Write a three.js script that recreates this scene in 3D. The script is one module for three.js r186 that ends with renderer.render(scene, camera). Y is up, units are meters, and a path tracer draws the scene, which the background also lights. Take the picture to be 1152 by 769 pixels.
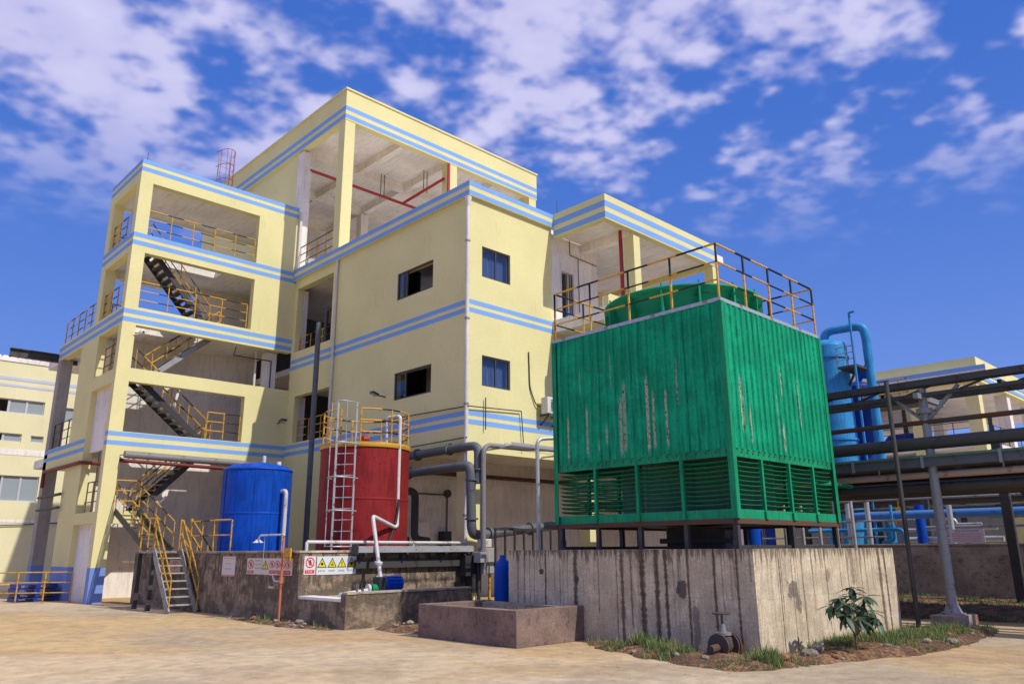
import * as THREE from 'three';
import { mergeGeometries } from 'three/addons/utils/BufferGeometryUtils.js';
import { RoundedBoxGeometry } from 'three/addons/geometries/RoundedBoxGeometry.js';

/* ---------- camera, sky, sun, exposure ---------- */
const scene = new THREE.Scene();
const camera = new THREE.PerspectiveCamera(47.744, 1024 / 683, 0.1, 3000);
{
  const yaw = 43.9706 * Math.PI / 180, pitch = 15.0398 * Math.PI / 180, roll = -0.37864 * Math.PI / 180;
  const f = new THREE.Vector3(Math.sin(yaw) * Math.cos(pitch), Math.sin(pitch), -Math.cos(yaw) * Math.cos(pitch));
  const r = new THREE.Vector3(Math.cos(yaw), 0, Math.sin(yaw));
  const u = new THREE.Vector3().crossVectors(r, f);
  camera.position.set(0, 1.65, 0);
  camera.up.copy(u).multiplyScalar(Math.cos(roll)).addScaledVector(r, -Math.sin(roll));
  camera.lookAt(f.add(camera.position));
  camera.updateMatrixWorld();
}
const renderer = new THREE.WebGLRenderer();
renderer.toneMapping = THREE.LinearToneMapping;
renderer.toneMappingExposure = 1.12;
renderer.shadowMap.enabled = true;

const sunDir = new THREE.Vector3(0.19, 1.06, 1).normalize();
const sun = new THREE.DirectionalLight(new THREE.Color(1, 0.95, 0.86), 3.4);
sun.position.copy(sunDir).multiplyScalar(90).add(new THREE.Vector3(18, 0, -20));
sun.target.position.set(18, 0, -20);
sun.castShadow = true;
Object.assign(sun.shadow.camera, { left: -60, right: 60, top: 60, bottom: -60, near: 1, far: 220 });
sun.shadow.mapSize.set(4096, 4096);
scene.add(sun, sun.target);

/* ---------- noise ---------- */
function rng(seed) { let s = seed >>> 0; return () => { s = (s + 0x6D2B79F5) >>> 0; let t = Math.imul(s ^ (s >>> 15), 1 | s); t = (t + Math.imul(t ^ (t >>> 7), 61 | t)) ^ t; return ((t ^ (t >>> 14)) >>> 0) / 4294967296; }; }
const rnd = rng(7);
const PT = new Float32Array(65536); { const r = rng(99); for (let i = 0; i < 65536; i++) PT[i] = r(); }
const hash = (x, y, s) => PT[((Math.imul(x, 73) ^ Math.imul(y, 19349) ^ Math.imul(s, 8349)) + Math.imul(x, 31337) + Math.imul(y, 911)) & 65535];
function vn(x, y, p, s) {
  const xi = Math.floor(x), yi = Math.floor(y); let fx = x - xi, fy = y - yi; fx = fx * fx * (3 - 2 * fx); fy = fy * fy * (3 - 2 * fy);
  const x0 = ((xi % p) + p) % p, x1 = (x0 + 1) % p, y0 = ((yi % p) + p) % p, y1 = (y0 + 1) % p;
  const a = hash(x0, y0, s), b = hash(x1, y0, s), c = hash(x0, y1, s), d = hash(x1, y1, s);
  return a + (b - a) * fx + (c - a) * fy + (a - b - c + d) * fx * fy;
}
function fbm(u, v, p, oct, s) { let t = 0, a = 0.5, n = 0; for (let k = 0; k < oct; k++) { t += a * vn(u * p, v * p, p, s + k * 17); n += a; a *= 0.5; p *= 2; } return t / n; }
const cl = (x, a = 0, b = 1) => Math.min(b, Math.max(a, x));
const ss = (a, b, x) => { const t = cl((x - a) / (b - a)); return t * t * (3 - 2 * t); };
const mix = (a, b, t) => a + (b - a) * t;

/* ---------- the sky: air and broken cloud, computed ---------- */
{
  const W = 3072, H = 1536, d = new Float32Array(W * H * 4);
  for (let j = 0; j < H; j++) {
    const el = ((j + 0.5) / H - 0.5) * Math.PI, y = Math.sin(el), ce = Math.cos(el);
    for (let i = 0; i < W; i++) {
      const o = (j * W + i) * 4;
      const ph = ((i + 0.5) / W - 0.5) * 2 * Math.PI, x = Math.cos(ph) * ce, z = Math.sin(ph) * ce;
      const k = Math.pow(1 - Math.max(0, y), 2.2), hz = Math.pow(1 - Math.max(0, y), 7);
      let r = mix(0.032, 0.145, k), g = mix(0.12, 0.285, k), b = mix(0.50, 0.74, k);
      r = mix(r, 0.34, hz * 0.6); g = mix(g, 0.45, hz * 0.6); b = mix(b, 0.88, hz * 0.6);
      const s = Math.max(0, x * sunDir.x + y * sunDir.y + z * sunDir.z), gl = Math.pow(s, 8) * 0.25 + Math.pow(s, 60) * 0.6;
      r += gl; g += gl; b += gl;
      if (y > 0.30) {
        const px = x / (y + 0.12) + 3, pz = z / (y + 0.12) + 3;
        const a = px * 0.8 + pz * 0.6, c = -px * 0.6 + pz * 0.8;
        const big = fbm(a * 0.075 + 0.8, c * 0.075 + 0.3, 8, 2, 5);
        const n = fbm(a * 0.075 + 0.3, c * 0.09 + 0.7, 56, 5, 23);
        const n2 = fbm(a * 0.075 + 0.3, c * 0.085 + 0.7, 160, 4, 41);
        const cov = ss(0.25, 0.66, y) * 0.17 + (big - 0.5) * 0.46 - 0.045;
        const n3 = fbm(a * 0.075 + 0.3, c * 0.085 + 0.7, 420, 3, 61); let q = n * 0.36 + n2 * 0.47 + n3 * 0.17 - 0.54 + cov;
        q = ss(-0.05, 0.175, q) * ss(0.31, 0.50, y);
        const sh = 0.84 + 0.42 * (n2 - 0.45) + 0.14 * q;
        const al = Math.pow(q, 1.15) * 0.74;
        r = mix(r, 0.66 * sh, al); g = mix(g, 0.625 * sh, al); b = mix(b, 0.86 * (0.5 + 0.5 * sh), al);
      }
      if (y < 0) { const t = ss(0, -0.05, y); r = mix(r, 0.30, t); g = mix(g, 0.27, t); b = mix(b, 0.22, t); }
      d[o] = r; d[o + 1] = g; d[o + 2] = b; d[o + 3] = 1;
    }
  }
  const t = new THREE.DataTexture(d, W, H, THREE.RGBAFormat, THREE.FloatType);
  t.mapping = THREE.EquirectangularReflectionMapping; t.magFilter = THREE.LinearFilter; t.needsUpdate = true;
  scene.background = t; scene.environment = t;
}

/* ---------- textures ---------- */
function tex(w, h, fn, rep = [1, 1], srgb = true) {
  const d = new Uint8Array(w * h * 4);
  for (let j = 0; j < h; j++) for (let i = 0; i < w; i++) {
    const c = fn((i + 0.5) / w, (j + 0.5) / h), o = (j * w + i) * 4;
    if (typeof c === 'number') d[o] = d[o + 1] = d[o + 2] = cl(c) * 255; else { d[o] = cl(c[0]) * 255; d[o + 1] = cl(c[1]) * 255; d[o + 2] = cl(c[2]) * 255; }
    d[o + 3] = 255;
  }
  const t = new THREE.DataTexture(d, w, h); t.wrapS = t.wrapT = THREE.RepeatWrapping; t.magFilter = THREE.LinearFilter; t.minFilter = THREE.LinearMipmapLinearFilter; t.generateMipmaps = true;
  t.repeat.set(rep[0], rep[1]); if (srgb) t.colorSpace = THREE.SRGBColorSpace; t.needsUpdate = true; return t;
}
const mulc = (c, k) => [c[0] * k, c[1] * k, c[2] * k];
const mixc = (a, b, t) => [mix(a[0], b[0], t), mix(a[1], b[1], t), mix(a[2], b[2], t)];
// painted plaster: grain, faint blotches, thin run marks
const wallT = tex(768, 768, (u, v) => {
  const g = fbm(u, v, 128, 2, 3), b = fbm(u, v, 5, 4, 9), s = fbm(u, v * 0.125, 96, 2, 14) * fbm(u, v, 4, 2, 31);
  const q = 0.925 + (g - 0.5) * 0.035 + (b - 0.5) * 0.06, st = ss(0.44, 0.62, s) * 0.025;
  return [q - st * 0.9, q - st, q - st * 1.25];
}, [1 / 6, 1 / 6]);
const dirtyT = tex(512, 512, (u, v) => {
  const g = fbm(u, v, 96, 2, 33), b = fbm(u, v, 4, 5, 39), s = fbm(u, v * 0.125, 64, 2, 44);
  const q = 0.93 + (g - 0.5) * 0.07 + (b - 0.5) * 0.16 - ss(0.55, 0.8, s) * 0.06; return [q, q * 0.985, q * 0.965];
}, [1 / 4, 1 / 4]);
const concT = tex(512, 512, (u, v) => {
  const g = fbm(u, v, 128, 2, 53), b = fbm(u, v, 6, 5, 59), p = ss(0.62, 0.72, fbm(u, v, 24, 3, 61));
  const q = 0.84 + (g - 0.5) * 0.2 + (b - 0.5) * 0.42 - p * 0.12; return [q, q * 0.97, q * 0.93];
}, [1 / 2.5, 1 / 2.5]);
const grainB = tex(512, 512, (u, v) => fbm(u, v, 32, 5, 77), [1 / 1.5, 1 / 1.5], false);
const metalT = tex(256, 256, (u, v) => {
  const g = fbm(u, v, 48, 3, 83), b = fbm(u, v, 6, 4, 87), ru = ss(0.60, 0.70, b * 0.6 + g * 0.4);
  return mixc([0.93 + (g - .5) * .12, 0.93 + (g - .5) * .12, 0.93 + (g - .5) * .12], [0.55, 0.38, 0.26], ru * 0.55);
}, [1 / 1.2, 1 / 1.2]);
const rustT = tex(256, 256, (u, v) => {
  const g = fbm(u, v, 32, 4, 183), b = fbm(u, v, 5, 4, 187);
  return mixc([0.30, 0.28, 0.27], [0.40, 0.25, 0.17], ss(0.42, 0.62, b * 0.6 + g * 0.4));
}, [1 / 1.5, 1 / 1.5]);
const hazT = tex(8, 256, (u, v) => mulc(v < 0.53 ? [0.80, 0.61, 0.17] : [0.075, 0.07, 0.065], 0.85 + 0.3 * fbm(u, v, 32, 3, 71)), [1, 1 / 1.3]);
const paintT = tex(512, 512, (u, v) => { const g = fbm(u, v, 64, 3, 783), b = fbm(u, v, 4, 4, 787), f = fbm(u, v * 0.1, 50, 2, 791), q = 0.92 + (g - 0.5) * 0.10 + (b - 0.5) * 0.30 - ss(0.5, 0.75, f) * 0.09 + ss(0.38, 0.25, f) * 0.03; const ru = ss(0.655, 0.72, b * 0.5 + g * 0.5); return mixc([q, q, q * 0.99], [0.52, 0.40, 0.30], ru * 0.5); }, [1 / 2, 1 / 2]);
const yelT = tex(64, 128, (u, v) => { const n = fbm(u, v, 16, 3, 7); return mixc([0.82, 0.62, 0.15], [0.50, 0.36, 0.14], ss(0.55, 0.75, n) * 0.8); }, [1, 1]);

/* ---------- materials (linear base colours) ---------- */
function M(r, g, b, rough = 0.8, o = {}) { const m = new THREE.MeshStandardMaterial({ roughness: rough, metalness: 0, ...o }); m.color.setRGB(r, g, b); return m; }
const MP = (r, g, b, rough, o = {}) => { const q = new THREE.MeshPhysicalMaterial({ roughness: rough, metalness: 0, specularIntensity: 0.35, ...o }); q.color.setRGB(r, g, b); return q; };
const m = {
  yellow: MP(0.88, 0.81, 0.40, 0.85, { map: wallT, bumpMap: grainB, bumpScale: 0.0015 }),
  stripe: MP(0.25, 0.48, 0.92, 0.8, { map: wallT }),
  baseBlue: M(0.20, 0.32, 0.72, 0.8, { map: wallT }),
  white: M(0.93, 0.90, 0.87, 0.9, { map: dirtyT }),
  soffit: M(0.96, 0.94, 0.91, 0.9, { map: dirtyT }),
  grey: M(0.42, 0.41, 0.39, 0.9, { map: dirtyT }),
  dark: M(0.045, 0.043, 0.045, 0.8),
  conc: M(0.42, 0.38, 0.33, 0.95, { map: concT, bumpMap: grainB, bumpScale: 0.012 }),
  concLight: M(0.62, 0.56, 0.46, 0.95, { map: concT, bumpMap: grainB, bumpScale: 0.012 }),
  haz: M(1, 1, 1, 0.5, { map: hazT }),
  railYellow: M(0.9, 0.9, 0.9, 0.5, { map: yelT }),
  black: M(0.03, 0.03, 0.032, 0.55),
  steelDark: M(0.075, 0.072, 0.07, 0.6, { map: metalT, metalness: 0.2 }),
  steel: M(0.34, 0.34, 0.35, 0.5, { map: metalT, metalness: 0.35 }),
  galv: M(0.55, 0.56, 0.57, 0.45, { map: metalT, metalness: 0.4 }),
  pipeGrey: M(0.12, 0.13, 0.145, 0.6, { map: metalT }),
  pipeWhite: M(0.72, 0.69, 0.68, 0.55, { map: metalT }),
  rust: M(0.9, 0.9, 0.9, 0.9, { map: rustT }),
  redPipe: M(0.45, 0.03, 0.035, 0.5, { map: metalT }),
  orangePipe: M(0.62, 0.20, 0.08, 0.6, { map: metalT }),
  pvc: M(0.80, 0.79, 0.75, 0.5, { map: dirtyT }),
  blueTank: MP(0.006, 0.085, 0.56, 0.42, { map: paintT }),
  redTank: MP(0.28, 0.022, 0.024, 0.55, { map: paintT }),
  skyBlue: MP(0.05, 0.33, 0.70, 0.45, { map: paintT }),
  deepBlue: MP(0.012, 0.05, 0.34, 0.5, { map: paintT }),
  green: MP(0.008, 0.24, 0.105, 0.6, { map: paintT }),
  greenFrame: MP(0.012, 0.33, 0.15, 0.6, { map: paintT }),
  glass: new THREE.MeshPhysicalMaterial({ color: 0xdfe8f0, roughness: 0.04, transmission: 1, thickness: 0, ior: 1.5 }),
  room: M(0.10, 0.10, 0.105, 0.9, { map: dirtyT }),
  pipeMid: M(0.25, 0.235, 0.235, 0.6, { map: metalT }),
  darkRed: M(0.20, 0.022, 0.022, 0.6, { map: metalT }),
  frameDark: M(0.06, 0.055, 0.05, 0.5),
  frameAl: M(0.60, 0.61, 0.62, 0.4, { metalness: 0.4 }),
  curtain: M(0.30, 0.36, 0.62, 0.9, { map: dirtyT }),
};

/* ---------- geometry helpers ---------- */
const V = (x, y, z) => new THREE.Vector3(x, y, z);
function wuv(g) {   // uv in metres from the dominant axis of each face
  const n = g.attributes.normal, p = g.attributes.position, uv = new Float32Array(p.count * 2);
  for (let i = 0; i < p.count; i++) {
    const ax = Math.abs(n.getX(i)), ay = Math.abs(n.getY(i)), az = Math.abs(n.getZ(i));
    if (ay > ax && ay > az) { uv[2 * i] = p.getX(i); uv[2 * i + 1] = p.getZ(i); }
    else if (ax > az) { uv[2 * i] = p.getZ(i); uv[2 * i + 1] = p.getY(i); } else { uv[2 * i] = p.getX(i); uv[2 * i + 1] = p.getY(i); }
  }
  g.setAttribute('uv', new THREE.BufferAttribute(uv, 2)); return g;
}
function B(x0, x1, y0, y1, z0, z1) {
  const g = new THREE.BoxGeometry(Math.abs(x1 - x0), Math.abs(y1 - y0), Math.abs(z1 - z0)); g.translate((x0 + x1) / 2, (y0 + y1) / 2, (z0 + z1) / 2); return wuv(g);
}
function RB(x0, x1, y0, y1, z0, z1, r = 0.02) {
  const g = new RoundedBoxGeometry(Math.abs(x1 - x0), Math.abs(y1 - y0), Math.abs(z1 - z0), 2, r); g.translate((x0 + x1) / 2, (y0 + y1) / 2, (z0 + z1) / 2); return wuv(g);
}
function sweep(pts, r, sides = 10, caps = true) {
  const P = [], U = [], I = []; let T0 = null, N = null, len = 0;
  const R = Array.isArray(r) ? r : pts.map(() => r);
  pts.forEach((p, i) => {
    const a = pts[Math.max(0, i - 1)], b = pts[Math.min(pts.length - 1, i + 1)], T = b.clone().sub(a).normalize();
    if (!N) { N = Math.abs(T.y) < 0.9 ? V(0, 1, 0) : V(1, 0, 0); N.addScaledVector(T, -N.dot(T)).normalize(); }
    else { N.addScaledVector(T, -N.dot(T)).normalize(); len += p.distanceTo(pts[i - 1]); }
    const Bn = new THREE.Vector3().crossVectors(T, N);
    for (let k = 0; k <= sides; k++) { const t = k / sides * 2 * Math.PI, q = p.clone().addScaledVector(N, Math.cos(t) * R[i]).addScaledVector(Bn, Math.sin(t) * R[i]); P.push(q.x, q.y, q.z); U.push(k / sides * 2 * Math.PI * R[i], len); }
    T0 = T;
  });
  const n = sides + 1;
  for (let i = 0; i < pts.length - 1; i++) for (let k = 0; k < sides; k++) { const a = i * n + k, b = a + n; I.push(a, b, a + 1, a + 1, b, b + 1); }
  if (caps) for (const e of [0, pts.length - 1]) {
    const c = P.length / 3, p = pts[e]; P.push(p.x, p.y, p.z); U.push(0, 0); const s = e * n, base = P.length / 3;
    for (let k = 0; k <= sides; k++) { P.push(P[(s + k) * 3], P[(s + k) * 3 + 1], P[(s + k) * 3 + 2]); U.push(U[(s + k) * 2], 0); }
    for (let k = 0; k < sides; k++) e ? I.push(c, base + k, base + k + 1) : I.push(c, base + k + 1, base + k);
  }
  // P,N,B orientation: make sure the faces look outward
  for (let i = 0; i < I.length; i += 3) { const t = I[i + 1]; I[i + 1] = I[i + 2]; I[i + 2] = t; }
  const g = new THREE.BufferGeometry(); g.setAttribute('position', new THREE.Float32BufferAttribute(P, 3)); g.setAttribute('uv', new THREE.Float32BufferAttribute(U, 2)); g.setIndex(I); g.computeVertexNormals(); return g;
}
const bar = (a, b, r, sides = 8) => sweep([V(...a), V(...b)], r, sides);
function bendPath(pts, bend = 0.2) {
  const out = [], v = pts.map(p => V(...p)); out.push(v[0]);
  for (let i = 1; i < v.length - 1; i++) {
    const a = v[i - 1], b = v[i], c = v[i + 1], d1 = Math.min(bend, a.distanceTo(b) * 0.49), d2 = Math.min(bend, c.distanceTo(b) * 0.49);
    const s = b.clone().lerp(a, d1 / a.distanceTo(b)), e = b.clone().lerp(c, d2 / c.distanceTo(b));
    for (let k = 0; k <= 6; k++) { const t = k / 6; out.push(s.clone().multiplyScalar((1 - t) * (1 - t)).addScaledVector(b, 2 * t * (1 - t)).addScaledVector(e, t * t)); }
  }
  out.push(v[v.length - 1]); return out;
}
const pipeG = (pts, r, bend = 0.2, sides = 12) => sweep(bendPath(pts, bend), r, sides);
function beamG(a, b, w, h) {   // square bar from a to b, w sideways, h upwards
  const A = V(...a), D = V(...b).sub(A), L = D.length(); const g = new THREE.BoxGeometry(w, h, L); wuv(g); g.translate(0, 0, L / 2);
  const z = D.clone().normalize(), x = new THREE.Vector3().crossVectors(Math.abs(z.y) > 0.99 ? V(0, 0, 1) : V(0, 1, 0), z).normalize(), y = new THREE.Vector3().crossVectors(z, x);
  g.applyMatrix4(new THREE.Matrix4().makeBasis(x, y, z).setPosition(A)); return g;
}
function cyl(x, y0, y1, z, r0, r1 = r0, sides = 28, open = false) { const g = new THREE.CylinderGeometry(r1, r0, y1 - y0, sides, 1, open); g.translate(x, (y0 + y1) / 2, z); const uv = g.attributes.uv; for (let i = 0; i < uv.count; i++) uv.setXY(i, uv.getX(i) * 6.28 * r0, uv.getY(i) * (y1 - y0)); return g; }
function disc(c, axis, r, t, sides = 20) { const d = V(...axis).normalize().multiplyScalar(t / 2), p = V(...c); return sweep([p.clone().sub(d), p.clone().add(d)], r, sides); }
function lathe(x, y, z, prof, sides = 32) { const g = new THREE.LatheGeometry(prof.map(p => new THREE.Vector2(p[0], p[1])), sides); g.translate(x, y, z); return g; }
function facZ(x0, x1, y0, y1, zf, th, holes = []) {
  const s = new THREE.Shape([[x0, y0], [x1, y0], [x1, y1], [x0, y1]].map(p => new THREE.Vector2(...p)));
  for (const h of holes) s.holes.push(new THREE.Path([[h[0], h[2]], [h[0], h[3]], [h[1], h[3]], [h[1], h[2]]].map(p => new THREE.Vector2(...p))));
  const g = new THREE.ExtrudeGeometry(s, { depth: th, bevelEnabled: false }); g.translate(0, 0, zf - th); return wuv(g);
}
function facX(z0, z1, y0, y1, xf, th, holes = []) {   // looks toward -x
  const g = facZ(-z1, -z0, y0, y1, th, th, holes.map(h => [-h[1], -h[0], h[2], h[3]]));
  g.applyMatrix4(new THREE.Matrix4().set(0, 0, 1, xf, 0, 1, 0, 0, -1, 0, 0, 0, 0, 0, 0, 1)); return wuv(g);
}
const strip = (g) => { const q = g.index ? g.toNonIndexed() : g; for (const k of Object.keys(q.attributes)) if (!['position', 'normal', 'uv'].includes(k)) q.deleteAttribute(k); return q; };

/* ---------- object helpers ---------- */
const taken = {};
function numbered(n) { const k = taken[n] = (taken[n] ?? -1) + 1; return k ? n + '_' + String(k).padStart(3, '0') : n; }
function thing(name, label, category, [x, y, z] = [0, 0, 0], group) {
  const o = new THREE.Group(); o.name = numbered(name); o.position.set(x, y, z); o.userData = { label, category }; if (group) o.userData.group = group; scene.add(o); return o;
}
function add(parent, name, geos, mat) {
  let g = Array.isArray(geos) ? (geos.length > 1 ? mergeGeometries(geos.map(strip)) : geos[0]) : geos;
  let o = parent, off = V(0, 0, 0); while (o) { off.add(o.position); o = o.parent; }
  g.translate(-off.x, -off.y, -off.z);
  const me = new THREE.Mesh(g, mat); me.name = name; me.castShadow = me.receiveShadow = true; parent.add(me); return me;
}
function sub(parent, name) { const o = new THREE.Group(); o.name = name; parent.add(o); return o; }
function single(name, label, category, geos, mat, group) {   // a thing that is one mesh
  const g = Array.isArray(geos) ? (geos.length > 1 ? mergeGeometries(geos.map(strip)) : geos[0]) : geos;
  g.computeBoundingBox(); const b = g.boundingBox, c = V((b.min.x + b.max.x) / 2, b.min.y, (b.min.z + b.max.z) / 2); g.translate(-c.x, -c.y, -c.z);
  const me = new THREE.Mesh(g, mat); me.name = numbered(name); me.position.copy(c); me.castShadow = me.receiveShadow = true; me.userData = { label, category }; if (group) me.userData.group = group; scene.add(me); return me;
}
function struct(name, geo, mat) { const me = new THREE.Mesh(geo, mat); me.name = numbered(name); me.receiveShadow = me.castShadow = true; me.userData = { kind: 'structure' }; scene.add(me); return me; }
// a railing along base points; every post and rail is a part
function railing(label, pts, o = {}) {
  const { h = 1.05, n = 3, every = 1.2, r = 0.022, post = m.railYellow, rail = m.haz, name = 'railing', group, low = 0 } = o;
  const t = thing(name, label, 'railing', pts[0], group);
  railParts(t, pts, { h, n, every, r, post, rail, low }); return t;
}
function railParts(t, pts, { h = 1.05, n = 3, every = 1.2, r = 0.022, post = m.railYellow, rail = m.haz, low = 0 }) {
  for (let i = 0; i < pts.length - 1; i++) {
    const a = V(...pts[i]), b = V(...pts[i + 1]), L = a.distanceTo(b), k = Math.max(1, Math.round(L / every));
    for (let j = i ? 1 : 0; j <= k; j++) { const p = a.clone().lerp(b, j / k); add(t, 'post', bar([p.x, p.y, p.z], [p.x, p.y + h, p.z], r * 1.1), post); }
    for (let j = 0; j < n; j++) { const y = h * (1 - j / n) + low; add(t, 'rail', bar([a.x, a.y + y, a.z], [b.x, b.y + y, b.z], r * (j ? 0.85 : 1.05)), rail); }
  }
}
// a straight steel flight between two floor points, w wide along side vector s
function flight(t, a, b, s, w, steps, o = {}) {
  const { tread = m.steel, string = m.steelDark, hand = true, post = m.railYellow, rail = m.haz, hh = 0.95 } = o;
  const A = V(...a), Bv = V(...b), S = V(...s), run = Bv.clone().sub(A); const flat = V(run.x, 0, run.z).normalize();
  for (const e of [0, w]) { const p = A.clone().addScaledVector(S, e), q = Bv.clone().addScaledVector(S, e); add(t, 'stringer', beamG(p.toArray(), q.toArray(), 0.05, 0.2), string); }
  for (let i = 1; i <= steps; i++) {
    const c = A.clone().lerp(Bv, i / (steps + 1)).addScaledVector(S, w / 2), g = new THREE.BoxGeometry(w - 0.06, 0.035, 0.24); wuv(g);
    g.applyMatrix4(new THREE.Matrix4().makeBasis(S, V(0, 1, 0), new THREE.Vector3().crossVectors(S, V(0, 1, 0))).setPosition(c)); add(t, 'tread', g, tread);
  }
  if (hand) for (const e of [0, w]) {
    const p = A.clone().addScaledVector(S, e), q = Bv.clone().addScaledVector(S, e), k = Math.max(2, Math.round(run.length() / 1.0));
    for (let j = 0; j <= k; j++) { const c = p.clone().lerp(q, j / k); add(t, 'post', bar(c.toArray(), [c.x, c.y + hh, c.z], 0.02, 6), post); }
    for (const y of [hh, hh * 0.55]) add(t, 'handrail', bar([p.x, p.y + y, p.z], [q.x, q.y + y, q.z], 0.022, 6), rail);
  }
}
const valveWheel = (c, axis, r) => { const g = new THREE.TorusGeometry(r, 0.014, 6, 20); const q = new THREE.Quaternion().setFromUnitVectors(V(0, 0, 1), V(...axis).normalize()); g.applyQuaternion(q); g.translate(...c); return g; };

/* ================= ground ================= */
const groundT = tex(1536, 1536, (u, v) => {   // u runs along the traffic streaks
  const b = fbm(u, v, 5, 5, 201), s = fbm(u, v * 2, 8, 6, 211), g = fbm(u, v, 256, 3, 221), d = fbm(u, v * 2, 16, 5, 231), sp = vn(u * 700, v * 700, 700, 241), w = fbm(u, v * 2, 6, 5, 251);
  let c = mixc([0.715, 0.62, 0.47], [0.785, 0.665, 0.455], ss(0.35, 0.65, b));
  c = mixc(c, [0.65, 0.595, 0.515], ss(0.44, 0.62, s) * 0.6);
  c = mixc(c, [0.74, 0.58, 0.40], ss(0.52, 0.75, d) * 0.45);
  c = mixc(c, [0.80, 0.725, 0.615], ss(0.56, 0.68, w) * 0.55);
  const pt = ss(0.60, 0.66, fbm(u, v, 40, 4, 281)); c = mixc(c, [0.56, 0.49, 0.40], pt * 0.22);
  let k = 1 + (g - 0.5) * 0.22 + (sp > 0.93 ? -0.16 : 0) + (sp < 0.05 ? 0.06 : 0);
  const cr = Math.abs(fbm(u, v, 9, 5, 261) - 0.5); if (cr < 0.0009) k *= 0.9;
  const ty = Math.abs(fbm(u, v * 4, 4, 4, 271) - 0.5); k *= 1 - 0.035 * (1 - ss(0.0, 0.035, ty));
  return mulc(c, k);
}, [1 / 40, 1 / 40]);
m.ground = M(0.96, 0.96, 0.96, 0.9, { map: groundT, bumpMap: grainB, bumpScale: 0.01 });
{
  const g = new THREE.PlaneGeometry(1400, 1400); g.rotateX(-Math.PI / 2); wuv(g); { const q = g.attributes.uv; for (let i = 0; i < q.count; i++) { const x = q.getX(i), z = q.getY(i); q.setXY(i, 0.72 * x + 0.694 * z + 11, -0.694 * x + 0.72 * z + 5); } } const t = struct('ground', g, m.ground); t.castShadow = false;
}
const soilT = tex(512, 512, (u, v) => { const a = fbm(u, v, 8, 5, 301), b = fbm(u, v, 64, 3, 305); return mulc(mixc([0.36, 0.26, 0.18], [0.58, 0.44, 0.31], ss(0.35, 0.7, a * 0.6 + b * 0.4)), 0.8 + b * 0.4); }, [1 / 2, 1 / 2]);
m.soil = M(0.95, 0.95, 0.95, 1, { map: soilT, bumpMap: grainB, bumpScale: 0.03 });
function inside(poly, x, z) { let c = false; for (let i = 0, j = poly.length - 1; i < poly.length; j = i++) { const [a, b] = poly[i], [d, e] = poly[j]; if ((b > z) !== (e > z) && x < (d - a) * (z - b) / (e - b) + a) c = !c; } return c; }
function edgeDist(poly, x, z) { let best = 9; for (let i = 0, j = poly.length - 1; i < poly.length; j = i++) { const [a, b] = poly[i], [d, e] = poly[j], L = (d - a) ** 2 + (e - b) ** 2, t = cl(((x - a) * (d - a) + (z - b) * (e - b)) / L); best = Math.min(best, Math.hypot(x - a - t * (d - a), z - b - t * (e - b))); } return best; }
const soilH = (poly, x, z, amp) => inside(poly, x, z) ? ss(0, 0.35, edgeDist(poly, x, z) + (fbm(x * 0.05 + 3, z * 0.05 + 3, 40, 2, 8) - 0.5) * 0.3) * (0.03 + amp * fbm(x * 0.1 + 5, z * 0.1 + 5, 16, 4, 4)) - 0.012 : -0.02;
function soil(name, poly, cell, amp) {
  const xs = poly.map(p => p[0]), zs = poly.map(p => p[1]), x0 = Math.min(...xs), x1 = Math.max(...xs), z0 = Math.min(...zs), z1 = Math.max(...zs);
  const nx = Math.ceil((x1 - x0) / cell), nz = Math.ceil((z1 - z0) / cell), P = [], I = [];
  for (let j = 0; j <= nz; j++) for (let i = 0; i <= nx; i++) { const x = x0 + i * cell, z = z0 + j * cell; P.push(x, soilH(poly, x, z, amp), z); }
  for (let j = 0; j < nz; j++) for (let i = 0; i < nx; i++) { if (!inside(poly, x0 + (i + .5) * cell, z0 + (j + .5) * cell)) continue; const a = j * (nx + 1) + i; I.push(a, a + nx + 1, a + 1, a + 1, a + nx + 1, a + nx + 2); }
  const g = new THREE.BufferGeometry(); g.setAttribute('position', new THREE.Float32BufferAttribute(P, 3)); g.setIndex(I); g.computeVertexNormals(); wuv(g); return struct(name, g, m.soil);
}
const vergeA = [[11.6, -10.1], [11.15, -9.9], [10.5, -8.4], [10.05, -7.0], [10.1, -6.2], [10.6, -5.75], [12.2, -5.36], [13.6, -4.92], [15.8, -4.72], [17.6, -4.85], [18.75, -5.2], [18.9, -6.0], [18.2, -6.55], [17.6, -6.75], [17.4, -6.5], [11.6, -6.5]];
const vergeB = [[20.8, -14], [20.3, -8], [20.7, -5.0], [21.2, 1], [27.9, 1], [27.9, -14]];
const vergeC = [[9.62, -15.3], [9.2, -15.4], [8.9, -17.4], [9.0, -19.5], [9.35, -20.6], [9.62, -20.6]];
const vergeD = [[10.1, -15.15], [9.95, -14.6], [10.0, -13.2], [12.9, -13.05], [12.9, -15.15]];
soil('soil_verge', vergeA, 0.1, 0.14); soil('soil_bank', vergeB, 0.22, 0.22); soil('dirt_heap', vergeC, 0.08, 0.12); soil('dirt_strip', vergeD, 0.12, 0.1);

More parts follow.
